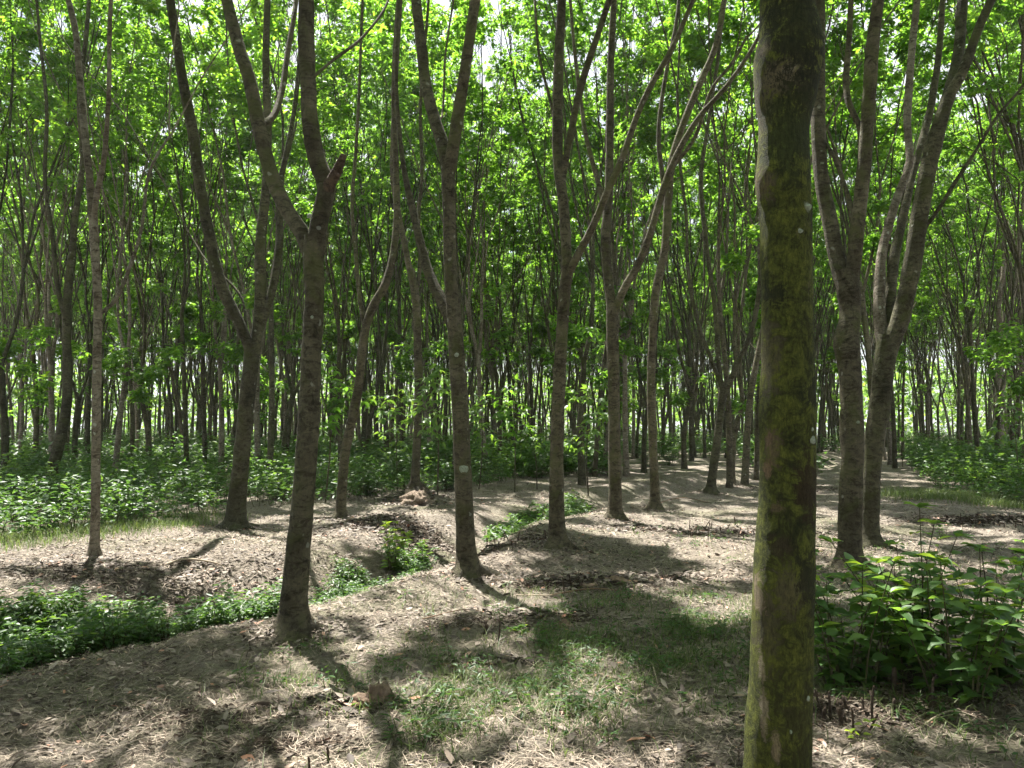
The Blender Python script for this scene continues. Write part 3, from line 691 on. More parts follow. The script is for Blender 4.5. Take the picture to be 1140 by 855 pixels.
# ------------------------------------------------------------------ the plantation rows
u = nrm(np.array([.43, .90])); nv = np.array([u[1], -u[0]])
org = flat(520, 640); HX = np.array(HERO_XY)
sites = []; rng = np.random.default_rng(31)
for a in range(-40, 60):
    for b in range(-45, 60):
        p = org + nv * (a * 4.1) + u * (b * 2.7 + (a % 2) * 1.3) + rng.normal(size=2) * np.array([.45, .45])
        sites.append(p)
sites = np.array(sites); rr_ = np.hypot(sites[:, 0], sites[:, 1]); ang = np.degrees(np.arctan2(sites[:, 0], sites[:, 1]))
infov = (np.abs(ang) < 35.5) & (sites[:, 1] > 0)
dm = np.min(np.hypot(sites[:, None, 0] - HX[None, :, 0], sites[:, None, 1] - HX[None, :, 1]), 1)
lane = seg_dist(sites[:, 0], sites[:, 1], np.array([flat(975, 545), flat(978, 500), flat(980, 486)])) 
inside = np.where(infov & (rr_ > 23) & (dm > 2.0) & (rng.random(len(sites)) > .06))[0]
inside = inside[np.argsort(rr_[inside])]
indiv = inside[:235]; R_END = rr_[indiv[-1]]
far = inside[235:]; far = far[(rr_[far] < 118)]
LMK = [(105, 'the thin pale left tree'), (262, 'the dark tree reaching up left'), (330, 'the thick sawn tree'), (380, 'the slender leaning tree'), (461, 'the earth mound tree'),
       (520, 'the V forked tree by the ditch'), (620, 'the knot footed straight tree'), (685, 'the pale footed tree'), (729, 'the smooth bending tree'), (791, 'the forked tree'),
       (870, 'the near mossy trunk'), (955, 'the right hand pair'), (1113, 'the pale slim right tree')]
def zone(p):
    px = 570 + 861 * p[0] / p[1]; d = math.hypot(p[0], p[1]); q = min(LMK, key=lambda t: abs(t[0] - px)); side = 'left of' if px < q[0] else 'right of'
    dep = 'slender rubber tree past the undergrowth' if d < 34 else ('thin rubber tree in middle rows' if d < 48 else 'thin far rubber tree in back rows')
    lab = '%s, %s %s' % (dep, side, q[1])
    return lab, lab.replace('slender rubber tree', 'trees').replace('thin far rubber tree', 'trees').replace('thin rubber tree', 'trees')
ZL = {}
for k in indiv: ZL.setdefault(zone(sites[k])[0], []).append(k)
SUF = {}
for z_, ks in ZL.items():
    if 2 <= len(ks) <= 5:
        for q_, k in enumerate(ks): SUF[k] = ', ' + ('nearest' if q_ == 0 else 'farthest' if q_ == len(ks) - 1 else ['second', 'third', 'fourth'][q_ - 1])
for n_, k in enumerate(indiv):
    p = sites[k]; lab, grp = zone(p); lab += SUF.get(k, '')
    plant_tree(int(rng.integers(0, 10)), (p[0], p[1], float(gh(p[0], p[1]))), rng.uniform(0, 6.28), rng.uniform(.82, 1.1), lab, grp, (rng.normal() * .04, rng.normal() * .04))
# trees just outside the picture that shade the ground in it
sun_side = (~infov) & (rr_ < 19) & (sites[:, 0] < 2) & (sites[:, 1] > -1) & (dm > 2.2) & (rr_ > 4.5)
around = (~infov) & (rr_ < 14) & (dm > 2.2) & (rr_ > 4.5) & ~sun_side
for k in np.concatenate([np.where(sun_side)[0], np.where(around)[0]]):
    p = sites[k]
    if p[1] > 3 and rng.random() < .25: continue
    plant_tree(int(rng.integers(0, 10)), (p[0], p[1], float(gh(p[0], p[1]))), rng.uniform(0, 6.28), rng.uniform(.85, 1.05),
               'rubber tree just outside the picture shading the ground', 'shade trees beside the view')
print('TREES', len(indiv), 'outside', sun_side.sum() + around.sum(), 'far', len(far), 'R_END', R_END)

# the rest of the plantation as one mass
rng = np.random.default_rng(91)
lows = []
for v in range(5):
    wood, tips, tdir = make_variant(900 + v * 3, 4 + v * .8, 18, 2, (.2 * v - .4, .2), .12, None)
    keep = [q for q in range(len(tips)) if rng.random() < .6 and tips[q][2] > 4.5]
    T_ = np.array(tips)[keep]; D_ = np.array(tdir)[keep]
    wq = MB(); 
    for VV, QQ in list(zip(wood.V, wood.Q)):
        pass
    Vw = np.concatenate(wood.V); Qw = np.concatenate(wood.Q)
    a = clusters(rng, T_, D_, 3, .36, .20, .35); Vl, Ql = rhombus(*a)
    lows.append((Vw, Qw, Vl, Ql))
MW, ML = MB(), MB()
for k in far:
    p = sites[k]; Vw, Qw, Vl, Ql = lows[rng.integers(0, 5)]
    t = rng.uniform(0, 6.28); c, s_ = math.cos(t), math.sin(t); Rm = np.array([[c, -s_, 0], [s_, c, 0], [0, 0, 1]]) * rng.uniform(.85, 1.1)
    o = np.array([p[0], p[1], 0]); MW.add(Vw @ Rm.T + o, Qw); ML.add(Vl @ Rm.T + o, Ql)
Vw = np.concatenate(MW.V); Qw = np.concatenate(MW.Q); Vl = np.concatenate(ML.V); Ql = np.concatenate(ML.Q)
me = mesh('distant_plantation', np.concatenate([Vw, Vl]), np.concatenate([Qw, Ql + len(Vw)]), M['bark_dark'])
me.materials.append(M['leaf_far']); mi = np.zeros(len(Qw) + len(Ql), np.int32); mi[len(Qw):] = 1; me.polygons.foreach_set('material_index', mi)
tag(obj('distant_plantation', me), 'mass of far rubber trees closing the view behind the rows', 'forest', kind='stuff')

# ------------------------------------------------------------------ undergrowth
def poly(*pts): return np.array([flat(*p) for p in pts])
def inpoly(x, y, P):
    r = np.zeros(x.shape, bool); j = len(P) - 1
    for i in range(len(P)):
        c = ((P[i, 1] > y) != (P[j, 1] > y)) & (x < (P[j, 0] - P[i, 0]) * (y - P[i, 1]) / (P[j, 1] - P[i, 1] + 1e-12) + P[i, 0])
        r ^= c; j = i
    return r
def sample(rng, P, n, thr=None, sc_=1.0):
    lo, hi = P.min(0), P.max(0); out = []
    tot = 0
    while tot < n:
        q = rng.uniform(lo, hi, (n * 2, 2)); k = inpoly(q[:, 0], q[:, 1], P)
        if thr is not None: k &= vn(q[:, 0] * sc_, q[:, 1] * sc_, 0, 33) > thr
        q = q[k]; out.append(q); tot += len(q)
        if len(q) == 0: break
    return np.concatenate(out)[:n]
def leafy(rng, XY, h, nl, L, W, spread=.18):
    """small leafy plants: each point gets nl leaves on an upright stem of height h"""
    n = len(XY); hh = np.broadcast_to(h, (n,)) * rng.uniform(.5, 1.15, n)
    B = np.column_stack([XY, gh(XY[:, 0], XY[:, 1])])
    lean = rng.normal(size=(n, 2)) * .25
    Pr = np.repeat(np.arange(n), nl); m = len(Pr); t = rng.uniform(.25, 1, m)
    P = B[Pr] + np.column_stack([lean[Pr] * (hh[Pr] * t)[:, None], hh[Pr] * t])
    an = rng.uniform(0, 2 * np.pi, m); D = np.column_stack([np.cos(an), np.sin(an), rng.uniform(-.35, .45, m)])
    P = P + D * (spread * rng.uniform(.05, .6, m) * (1.15 - t))[:, None] * 1.0
    N = nrm(np.array([0, 0, 1.]) + rng.normal(size=(m, 3)) * .35)
    Ls = L * rng.uniform(.6, 1.25, m)
    V, Q = leaf_mesh(P, D, N, Ls, W * rng.uniform(.7, 1.2, m), .12, .16)
    # stems
    Tp = B + np.column_stack([lean * hh[:, None], hh]); w = .0035 + .004 * hh
    ax = np.column_stack([w, np.zeros(n), np.zeros(n)])
    SV = np.stack([B - ax, B + ax, Tp], 1).reshape(-1, 3); sq = np.arange(n)[:, None] * 3 + [0, 1, 2]
    return V, Q, SV, sq
def cover(name, label, parts, mat, cat='undergrowth'):
    mb = MB(); sb = MB()
    for V, Q, SV, sq in parts: mb.add(V, Q); sb.add(SV, sq)
    Vl = np.concatenate(mb.V); Ql = np.concatenate(mb.Q); Vs = np.concatenate(sb.V); Qs = np.concatenate(sb.Q)
    me = mesh(name, np.concatenate([Vl, Vs]), [Ql, Qs + len(Vl)], mat); me.materials.append(M['stem'])
    mi = np.zeros(len(Ql) + len(Qs), np.int32); mi[len(Ql):] = 1; me.polygons.foreach_set('material_index', mi)
    return tag(obj(name, me), label, cat, kind='stuff')
rng = np.random.default_rng(202)
PL = poly((-230, 616), (0, 604), (110, 592), (200, 583), (245, 574), (255, 560), (240, 545), (250, 520), (-230, 518))
PL2 = poly((280, 566), (370, 562), (430, 554), (450, 548), (520, 545), (560, 540), (640, 527), (655, 510), (250, 508), (262, 545))
cover('undergrowth', 'knee high dark green undergrowth filling the left behind the path',
      [leafy(rng, sample(rng, PL, 3200), .42, 13, .10, .050, .22), leafy(rng, sample(rng, PL, 1900, -.1), .78, 20, .11, .055, .30)], M['weed'])
cover('undergrowth', 'green undergrowth across the middle behind the ditch',
      [leafy(rng, sample(rng, PL2, 2300), .42, 14, .12, .06, .26), leafy(rng, sample(rng, PL2, 1300, 0), .85, 20, .13, .065, .34)], M['weed'])
PD = poly((-260, 790), (-100, 765), (0, 752), (90, 733), (180, 712), (260, 694), (306, 684), (308, 660), (240, 664), (120, 676), (0, 686), (-260, 716))
PD2 = poly((352, 660), (400, 642), (460, 625), (490, 612), (480, 598), (430, 606), (380, 618), (350, 640))
PD3 = poly((540, 592), (580, 582), (630, 570), (660, 560), (640, 553), (590, 562), (545, 575))
cover('ditch_weeds', 'low leafy weeds growing along the shallow ditch',
      [leafy(rng, sample(rng, PD, 4200, -.45, 2.2), .22, 12, .045, .022, .13), leafy(rng, sample(rng, PD, 420, -.1, 2.2), .34, 16, .07, .030, .18),
       leafy(rng, sample(rng, PD2, 700, -.3, 2.2), .15, 11, .045, .024, .13), leafy(rng, sample(rng, PD3, 420), .20, 11, .075, .042, .16)], M['weed'])
PR = poly((1062, 552), (1100, 560), (1150, 566), (1330, 575), (1330, 508), (1140, 503), (1010, 504), (1012, 520), (1030, 532), (1040, 545))
cover('undergrowth', 'thick green undergrowth spreading at the right edge',
      [leafy(rng, sample(rng, PR, 2600), .42, 14, .11, .055, .25), leafy(rng, sample(rng, PR, 1300, -.05), .75, 20, .14, .07, .3)], M['weed'])
# everything beyond
th = rng.uniform(-.68, .68, 15000); rad = 26 + 150 * rng.random(15000) ** 1.4
XY = np.column_stack([np.sin(th) * rad, np.cos(th) * rad])
k = (vn(XY[:, 0] * .16, XY[:, 1] * .16, 0, 44) > -.30) & (seg_dist(XY[:, 0], XY[:, 1], np.array([flat(960, 540), flat(970, 500), flat(978, 486)])) > 1.6)
XY = XY[k]; big = rng.random(len(XY))
cover('far_undergrowth', 'sunlit green undergrowth between the far trunks', [leafy(rng, XY, (.45 + .45 * big) * (1 + rad[k] / 70), 14, .24, .13, .5)], M['weed'])

th = rng.uniform(-.8, .8, 60000); rad = 138 + 45 * rng.random(60000); x, y = np.sin(th) * rad, np.cos(th) * rad
top = 13 + 3.0 * vn(x * .12, y * .12, 0, 71) + 1.5 * vn(x * .4, y * .4, 0, 72); z = top * rng.random(60000) ** .8
k = vn(x * .35, y * .35, z * .35, 73) > -.28; P = np.column_stack([x, y, z])[k]; m = len(P)
V, Q = rhombus(P, sph(rng, m), nrm(np.array([0, 0, 1.]) + rng.normal(size=(m, 3)) * .6), .95, .6)
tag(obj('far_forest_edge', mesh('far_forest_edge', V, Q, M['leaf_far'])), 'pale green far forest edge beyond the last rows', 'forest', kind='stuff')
# grass
def blades(rng, XY, h, w, lean=.5):
    n = len(XY); B = np.column_stack([XY, gh(XY[:, 0], XY[:, 1]) - .005]); an = rng.uniform(0, 6.28, n)
    d = np.column_stack([np.cos(an), np.sin(an), np.zeros(n)]); s_ = np.column_stack([-np.sin(an), np.cos(an), np.zeros(n)])
    H = h * rng.uniform(.5, 1.3, n); ln = lean * rng.uniform(.2, 1.2, n); w = w * rng.uniform(.7, 1.3, n)
    up = np.array([0, 0, 1.])
    m1 = B + d * (H * ln * .35)[:, None] + up * (H * .55)[:, None]; t = B + d * (H * ln * 1.1)[:, None] + up * (H * .9)[:, None]
    V = np.stack([B - s_ * w[:, None] / 2, B + s_ * w[:, None] / 2, m1 + s_ * w[:, None] * .42, m1 - s_ * w[:, None] * .42, t], 1).reshape(-1, 3)
    k = np.arange(n)[:, None] * 5
    return V, k + [0, 1, 2, 3], k + [3, 2, 4]
def grassobj(name, label, sets, mat):
    V, Q, T = [], [], []; n = 0
    for v, q, t in sets: V.append(v); Q.append(q + n); T.append(t + n); n += len(v)
    return tag(obj(name, mesh(name, np.concatenate(V), [np.concatenate(Q), np.concatenate(T)], mat)), label, 'grass', kind='stuff')
def blob(rng, px, py, rx, ry, n):
    c = flat(px, py); q = rng.normal(size=(n, 2)) * [rx, ry]; q = q + c
    k = vn(q[:, 0] * 3, q[:, 1] * 3, 0, 55) + .6 * vn(q[:, 0] * 13, q[:, 1] * 13, 0, 56) + rng.normal(size=len(q)) * .6 > .25; return q[k]
GB = [(700, 705, .55, .30, 2600), (790, 700, .32, .28, 2200), (640, 745, .45, .22, 1800), (600, 720, .35, .25, 700), (735, 672, .45, .22, 900), (560, 790, .35, .20, 1300),
      (700, 800, .5, .18, 1200), (470, 830, .14, .08, 500), (440, 735, .3, .2, 300), (820, 740, .15, .15, 600), (920, 740, .22, .2, 700), (1000, 800, .4, .15, 500),
      (330, 760, .12, .1, 150), (930, 650, .3, .5, 500), (1080, 640, .8, .5, 900), (850, 600, 1.0, .8, 900), (560, 660, .5, .3, 250), (640, 690, .2, .15, 300)]
GW = [leafy(rng, blob(rng, a, b, c * 1.3, d * 1.3, int(n * .07)), .09, 8, .050, .015, .09) for a, b, c, d, n in GB]
cover('floor_weeds', 'small narrow leafed weeds in the grass patches', GW, M['weed'], 'weeds')
sets = [blades(rng, blob(rng, a, b, c * 1.8, d * 1.9, int(n * 2.0)), .085, .0048, 1.6) for a, b, c, d, n in GB]
PG = poly((975, 556), (1060, 560), (1150, 570), (1330, 585), (1330, 566), (1150, 558), (1060, 548), (990, 546)); sets.append(blades(rng, sample(rng, PG, 9000) + rng.normal(size=(9000, 2)) * .35, .17, .010, .9))
PG2 = poly((-230, 626), (0, 612), (110, 600), (200, 590), (248, 580), (240, 572), (110, 584), (0, 592), (-230, 600)); sets.append(blades(rng, sample(rng, PG2, 8000) + rng.normal(size=(8000, 2)) * .3, .14, .007, .9))
grassobj('grass', 'patches of short green grass on the litter covered floor', sets, M['grass'])
# dry straw grass and fallen leaves, thicker near the camera
def near_pts(rng, n, r0=1.6, r1=26, pw=1.7, half=.75):
    th = rng.uniform(-half, half, n); q = rng.random(n) ** pw; rad = r0 + (r1 - r0) * q
    return np.column_stack([np.sin(th) * rad, np.cos(th) * rad])
def straws(rng, XY, L, w):
    n = len(XY); z = gh(XY[:, 0], XY[:, 1]) + rng.uniform(.002, .022, n); P = np.column_stack([XY, z]); an = rng.uniform(0, 6.28, n)
    d = np.column_stack([np.cos(an), np.sin(an), rng.uniform(-.05, .28, n)]); s_ = np.column_stack([-np.sin(an), np.cos(an), np.zeros(n)])
    L = (L * rng.uniform(.4, 1.4, n))[:, None]; w = (w * rng.uniform(.6, 1.4, n))[:, None]; bend = rng.normal(size=n)[:, None] * .18
    up = np.array([0, 0, 1.])
    a, m_, b = P - d * L / 2, P + s_ * L * bend + up * L * .06, P + d * L / 2
    V = np.stack([a - s_ * w / 2, a + s_ * w / 2, m_ + s_ * w / 2, m_ - s_ * w / 2, b + s_ * w * .2, b - s_ * w * .2], 1).reshape(-1, 3)
    k = np.arange(n)[:, None] * 6
    return V, np.concatenate([k + [0, 1, 2, 3], k + [3, 2, 4, 5]])
mb = MB()
q = near_pts(rng, 110000, r1=11, pw=1.25); mb.add(*straws(rng, q, .11, .0026))
q = near_pts(rng, 40000, r0=8, r1=28, pw=1.1); mb.add(*straws(rng, q, .20, .006))
obj_ = obj('dry_grass', mb.mesh('dry_grass', M['straw'])); tag(obj_, 'dry pale straw and grass stalks lying over the floor', 'dry grass', kind='stuff')
mb = MB(); q = near_pts(rng, 5200, r1=20, pw=1.2); q = q[vn(q[:, 0] * .9, q[:, 1] * .9, 0, 67) > -.1]; mb.add(*straws(rng, q, .20, .0075))
tag(obj('fallen_twigs', mb.mesh('fallen_twigs', M['stub'])), 'dark broken twigs strewn among the dead leaves', 'twigs', kind='stuff')
def dead(rng, XY, L):
    n = len(XY); P = np.column_stack([XY, gh(XY[:, 0], XY[:, 1]) + rng.uniform(.004, .02, n)]); an = rng.uniform(0, 6.28, n)
    D = np.column_stack([np.cos(an), np.sin(an), rng.normal(size=n) * .18]); N = nrm(np.array([0, 0, 1.]) + rng.normal(size=(n, 3)) * .35)
    V, Q = leaf_mesh(P, D, N, L * rng.uniform(.5, 1.3, n), L * .42 * rng.uniform(.7, 1.2, n), .28, -.12)
    return V, Q
mb = MB()
q = near_pts(rng, 42000, r1=12, pw=1.25); q = q[vn(q[:, 0] * 1.3, q[:, 1] * 1.3, 0, 66) > -.25]; mb.add(*dead(rng, q, .042)); q = near_pts(rng, 3800, r1=12, pw=1.2); mb.add(*dead(rng, q, .085))
q = near_pts(rng, 42000, r0=8, r1=30, pw=1.2); mb.add(*dead(rng, q, .052))
for (px, py, rx, ry, n, L) in [(660, 648, .45, .22, 700, .09), (600, 690, .3, .15, 300, .08), (800, 592, .9, .3, 900, .10), (400, 785, .18, .1, 260, .09), (1100, 580, .7, .25, 700, .1),
                               (560, 603, .35, .2, 400, .1), (460, 560, .5, .5, 900, .10), (430, 590, .6, .5, 900, .10), (740, 640, .25, .12, 200, .1), (545, 740, .2, .1, 140, .08), (60, 640, .8, .4, 500, .09), (230, 640, .7, .4, 500, .09)]:
    c = flat(px, py); q = rng.normal(size=(n, 2)) * [rx, ry] + c; mb.add(*dead(rng, q, L))
for hx, hy in HERO_XY[:16]:
    an = rng.uniform(0, 6.28, 260); r_ = .14 + np.abs(rng.normal(size=260)) * .22; mb.add(*dead(rng, np.column_stack([hx + np.cos(an) * r_, hy + np.sin(an) * r_]), .06))
tag(obj('leaf_litter', mb.mesh('leaf_litter', M['litter'])), 'brown and pinkish dead leaves scattered over the floor', 'leaf litter', kind='stuff')

mb = MB()
for (px, py, rx, ry, n) in [(655, 652, .42, .22, 1500), (610, 690, .25, .12, 500), (740, 640, .22, .10, 500), (800, 592, .8, .22, 1500), (1100, 580, .7, .2, 1400), (405, 786, .14, .08, 420), (560, 603, .35, .2, 700), (940, 800, .2, .12, 600),
                            (1030, 790, .3, .2, 700), (450, 588, .5, .35, 1300), (230, 655, .5, .25, 900), (70, 650, .6, .25, 900), (240, 800, .3, .12, 350), (520, 700, .3, .1, 350), (320, 835, .2, .06, 250), (880, 545, 1.2, .6, 900)]:
    c = flat(px, py); q = rng.normal(size=(n, 2)) * [rx, ry] + c; mb.add(*dead(rng, q, .045 if py > 620 else .07))
    q = rng.normal(size=(n // 5, 2)) * [rx, ry] + c; mb.add(*straws(rng, q, .13, .007))
tag(obj('debris', mb.mesh('debris', M['stub'])), 'dark rotting debris and twigs heaped in drifts', 'debris', kind='stuff')

# ------------------------------------------------------------------ shrubs and saplings
def shrub(loc, label, seed, nst, H, spread, L, W, mat, group=None, pairs=7, cat='shrub', lean=.35, name='shrub', hi=None):
    rng = np.random.default_rng(seed); loc = np.array(loc, float)
    e = empty(name, loc, label, cat, group); st = MB(); lv = []; yl = []
    for k in range(nst):
        an = rng.uniform(0, 6.28); r0 = rng.uniform(0, spread * .45); h = H * rng.uniform(.45, 1.0) * (1.22 if k % 6 == 0 else 1)
        b = np.array([math.cos(an) * r0, math.sin(an) * r0, -.03]); out = np.array([math.cos(an), math.sin(an), 0]) * spread * rng.uniform(.2, 1.0)
        pts = smooth_line([b, b + out * .3 + [0, 0, h * .45], b + out * .8 + np.array([rng.normal() * .05, rng.normal() * .05, h])], 8)
        add_tube(st, pts, np.linspace(.0036, .0013, 8) * (1 + H), 5)
        for j in range(pairs):
            u_ = .18 + .82 * (j + .5) / pairs; q = pts[min(7, int(u_ * 7.99))]; az = j * 1.57 + rng.uniform(0, .8)
            for s_ in (0, math.pi):
                d = np.array([math.cos(az + s_), math.sin(az + s_), rng.uniform(-.1, .45)]); f = 1.0 - .25 * u_
                tgt = yl if (hi is not None and j >= pairs - 2 and rng.random() < hi) else lv
                tgt.append((q + nrm(d) * .02, d, nrm(np.array([0, 0, 1]) + rng.normal(size=3) * .25), L * f * rng.uniform(.6, 1.15), W * f * rng.uniform(.75, 1.15)))
        for j in range(4):
            az = rng.uniform(0, 6.28); (yl if hi is not None and rng.random() < hi * 1.5 else lv).append((pts[-1], np.array([math.cos(az), math.sin(az), rng.uniform(.1, .8)]), nrm(np.array([0, 0, 1]) + rng.normal(size=3) * .25), L * rng.uniform(.5, .8), W * rng.uniform(.5, .8)))
    obj('stems', st.mesh('stems', M['stem']), e)
    def lm(A, nm, mt):
        a = [np.array([x[i] for x in A]) for i in range(5)]; V, Q = leaf_full(*a); obj(nm, mesh(nm, V, Q, mt), e)
    lm(lv, 'foliage', mat)
    if yl: lm(yl, 'young_leaves', M['bush_yellow'])
    return e
def leaf_full(P, D, N, L, W):
    """ovate leaf, 3 columns x 6 rows, with midrib fold, curl and pointed tip"""
    n = len(P); D = nrm(D); S = nrm(np.cross(D, N)); N = np.cross(S, D); L = L[:, None]; W = W[:, None]
    rows = [(0, .02), (.12, .55), (.32, 1.0), (.55, .90), (.80, .45), (1.0, .0)]
    V = []
    for (t, w) in rows:
        c = P + D * L * t - N * L * (.28 * t * t)
        V += [c - S * W * w * .5 + N * W * w * .13, c, c + S * W * w * .5 + N * W * w * .13]
    V = np.stack(V, 1).reshape(-1, 3); k = np.arange(n)[:, None] * 18; Q = []
    for r in range(5):
        for c in (0, 1): Q.append(k + [r * 3 + c, r * 3 + c + 1, r * 3 + c + 4, r * 3 + c + 3])
    return V, np.concatenate(Q)
def gp(px, py): return ground_at(px, py)
# foreground bush on the right
for (px, py, H, n, sp, seed, lab, hi) in [
        (945, 765, .84, 19, .30, 1, 'leafy green bush with yellow tips right beside the mossy trunk', .16),
        (1010, 745, .84, 19, .36, 2, 'leafy green bush with a bright yellow leaf behind the stubs', .16),
        (1062, 775, .68, 20, .38, 3, 'broad leafed bush in the middle of the foreground thicket', .10),
        (1120, 760, .80, 20, .38, 4, 'dark broad leafed bush at the lower right edge', .08),
        (1180, 720, .70, 16, .40, 5, 'broad leafed bush half out of the picture on the right', .1)]:
    shrub(gp(px, py), lab, 300 + seed, n, H, sp, .135, .082, M['bush'], None, 8, 'bush', name='bush', hi=hi)
shrub(gp(432, 632), 'small yellow green plant lit by the sun in the ditch', 320, 16, .62, .34, .12, .060, M['bush'], None, 6, hi=.75, cat='plant', name='ditch_plant')
shrub(gp(465, 622), 'dark green weed in the ditch right of the yellow plant', 321, 10, .28, .22, .09, .045, M['bush'], None, 5, 'plant', name='ditch_plant')
shrub(gp(577, 705), 'tiny broad leafed seedling on the litter in the centre', 322, 3, .10, .05, .07, .045, M['bush'], None, 3, 'plant', name='seedling')
shrub(gp(960, 828), 'tiny bright seedling in front of the dark stubs', 323, 2, .10, .04, .06, .03, M['bush_yellow'], None, 2, 'plant', name='seedling')
shrub(gp(20, 742), 'leafy weed at the left edge of the ditch', 324, 12, .32, .25, .08, .045, M['bush'], None, 5, 'plant', name='ditch_plant')
shrub(gp(105, 700), 'leafy weed clump in the ditch below the thin pale tree', 325, 12, .30, .28, .08, .045, M['bush'], None, 5, 'plant', name='ditch_plant')
shrub(gp(1050, 600), 'small lone weed on the sunny floor at the right', 326, 4, .22, .12, .07, .04, M['bush'], None, 4, 'plant', name='ditch_plant')
SHR = [('leafy shrub rising from the left undergrowth', 'shrubs in the left undergrowth', [(20, 570, .7), (90, 565, .7), (150, 575, .6), (215, 560, .8), (130, 545, .8), (185, 548, .8), (60, 555, .7), (10, 545, .9)]),
       ('leafy shrub in the green band behind the leaning tree', 'shrubs in the middle undergrowth', [(310, 556, .7), (350, 548, .8), (410, 552, .7), (440, 540, .9), (500, 545, .8), (300, 540, .9), (540, 535, .9), (565, 530, .9), (490, 530, .9)]),
       ('round green shrub in the lit patch right of the V forked tree', 'shrubs at the middle clearing', [(600, 532, .75), (625, 530, .8), (660, 527, .8), (720, 520, .7), (745, 518, .7)]),
       ('green shrub in the undergrowth at the right edge', 'shrubs in the right undergrowth', [(1060, 535, .7), (1090, 545, .7), (1125, 550, .75), (1040, 520, .7), (1100, 525, .9), (1135, 530, .9), (1010, 510, .8), (1070, 512, .9)])]
proto_s = [None] * 4; rng = np.random.default_rng(8)
for lab, grp, L in SHR:
    L = sorted(L); lab0 = lab
    for io, (px, py, H) in enumerate(L):
        lab = lab0 + ', ' + ORD[io] + ' from left'
        k = int(rng.integers(0, 4)); g = gp(px, py)
        if proto_s[k] is None:
            proto_s[k] = shrub(g, lab, 400 + k, 26, .8, .5, .17, .085, M['weed'] if k % 2 else M['bush'], grp, 6); proto_s[k].scale = (H / .8,) * 3
        else: copy_tree(proto_s[k], g, rng.uniform(0, 6.28), H / .8, lab, grp)
# saplings with whorled leaves
def sapling(px, py, H, seed, label, yellow=False):
    rng = np.random.default_rng(seed); g = gp(px, py)
    e = empty('sapling', g, label, 'sapling'); st = MB()
    pts = smooth_line([[0, 0, -.05], [rng.normal() * .05, rng.normal() * .05, H * .5], [rng.normal() * .12, rng.normal() * .12, H]], 12)
    add_tube(st, pts, np.linspace(.020, .007, 12), 6); tips, tdir = [], []
    for k in range(5):
        q = pts[5 + k]; an = rng.uniform(0, 6.28); L = rng.uniform(.25, .6); t = q + np.array([math.cos(an) * L, math.sin(an) * L, L * .45])
        add_tube(st, np.array([q, (q + t) / 2 + [0, 0, .03], t]), [.008, .006, .004], 4); tips.append(t); tdir.append(nrm(t - q))
    tips.append(pts[-1]); tdir.append(np.array([0, 0, 1.])); tips.append(pts[-3]); tdir.append(np.array([0, 0, 1.]))
    a = clusters(rng, np.array(tips), np.array(tdir), 8, .19, .085, .3); V, Q = leaf_full(*a)
    obj('stem', st.mesh('stem', M['bark']), e); obj('foliage', mesh('foliage', V, Q, M['leaf'] if not yellow else M['bush']), e)
for a in [(487, 552, 2.7, 1, 'young sapling with whorled leaves just left of the V forked trunk', 1), (573, 548, 2.6, 2, 'thin straight sapling right of the V forked trunk', 0),
          (533, 545, 2.2, 3, 'leafy sapling close behind the V forked trunk', 1), (655, 552, 2.4, 4, 'sapling with bright leaves between the straight pair of trees', 1),
          (443, 548, 2.5, 5, 'sapling with spreading leaves right of the leaning tree', 1), (362, 560, 3.0, 6, 'dark leafy sapling behind the thick sawn tree', 0),
          (1135, 545, 2.6, 8, 'sapling at the right picture edge among bushes', 1),
          (598, 545, 1.7, 9, 'short sapling in the clearing left of the straight pair', 1), (1005, 520, 3.2, 10, 'tall sapling behind the right pair of trees', 0)]:
    sapling(*a[:5], yellow=bool(a[5]))

# ------------------------------------------------------------------ stubs, sticks, clods
def stub_mesh(seed):
    rng = np.random.default_rng(seed); h = rng.uniform(.05, .13)
    pts = smooth_line([[0, 0, -.03], [0, 0, h * .5], [rng.normal() * .006, rng.normal() * .006, h]], 9)
    r = np.array([1.5, 1.15, .9, .8, .85, .75, .8, .75, .55]) * rng.uniform(.006, .011); mb = MB(); add_tube(mb, pts, r, 9, .55, seed, cap=True, nf=60); return mb.mesh('plant_stub', M['stub'])
SM = [stub_mesh(k) for k in range(6)]; rng = np.random.default_rng(17)
def stubs(c, rx, ry, n, s0, s1, lab, grp):
    for k in range(n):
        px = c[0] + rng.uniform(-rx, rx); py = c[1] + rng.uniform(-ry, ry); g = gp(px, py)
        o = obj('plant_stub', SM[rng.integers(0, 6)], None, g); s_ = rng.uniform(s0, s1); o.scale = (s_, s_, s_ * rng.uniform(.8, 1.3))
        o.rotation_euler = (rng.normal() * .16, rng.normal() * .16, rng.uniform(0, 6.28)); tag(o, lab, 'stub', grp)
stubs((938, 806), 34, 16, 14, .9, 1.5, 'dark knobbly cut stub in the cluster beside the mossy trunk', 'stubs beside the mossy trunk')
stubs((1010, 788), 44, 18, 7, .9, 1.5, 'dark cut stub under the foreground bushes', 'stubs under the foreground bushes')
stubs((545, 712), 12, 8, 4, .8, 1.2, 'small stub on the litter near the tiny seedling', 'stubs near the tiny seedling')
stubs((632, 652), 24, 8, 5, .8, 1.3, 'little dark stub at the brown debris heap', 'stubs at the debris heap')
stubs((800, 594), 45, 9, 18, .9, 1.5, 'brown stub in the row of stubs left of the mossy trunk', 'row of stubs left of the mossy trunk')
stubs((1105, 582), 45, 7, 16, .9, 1.5, 'dark stub in the row before the right grass', 'row of stubs at the right')
stubs((562, 606), 22, 8, 12, .9, 1.5, 'reddish stub beside the ditch between the two straight trees', 'stubs by the ditch')
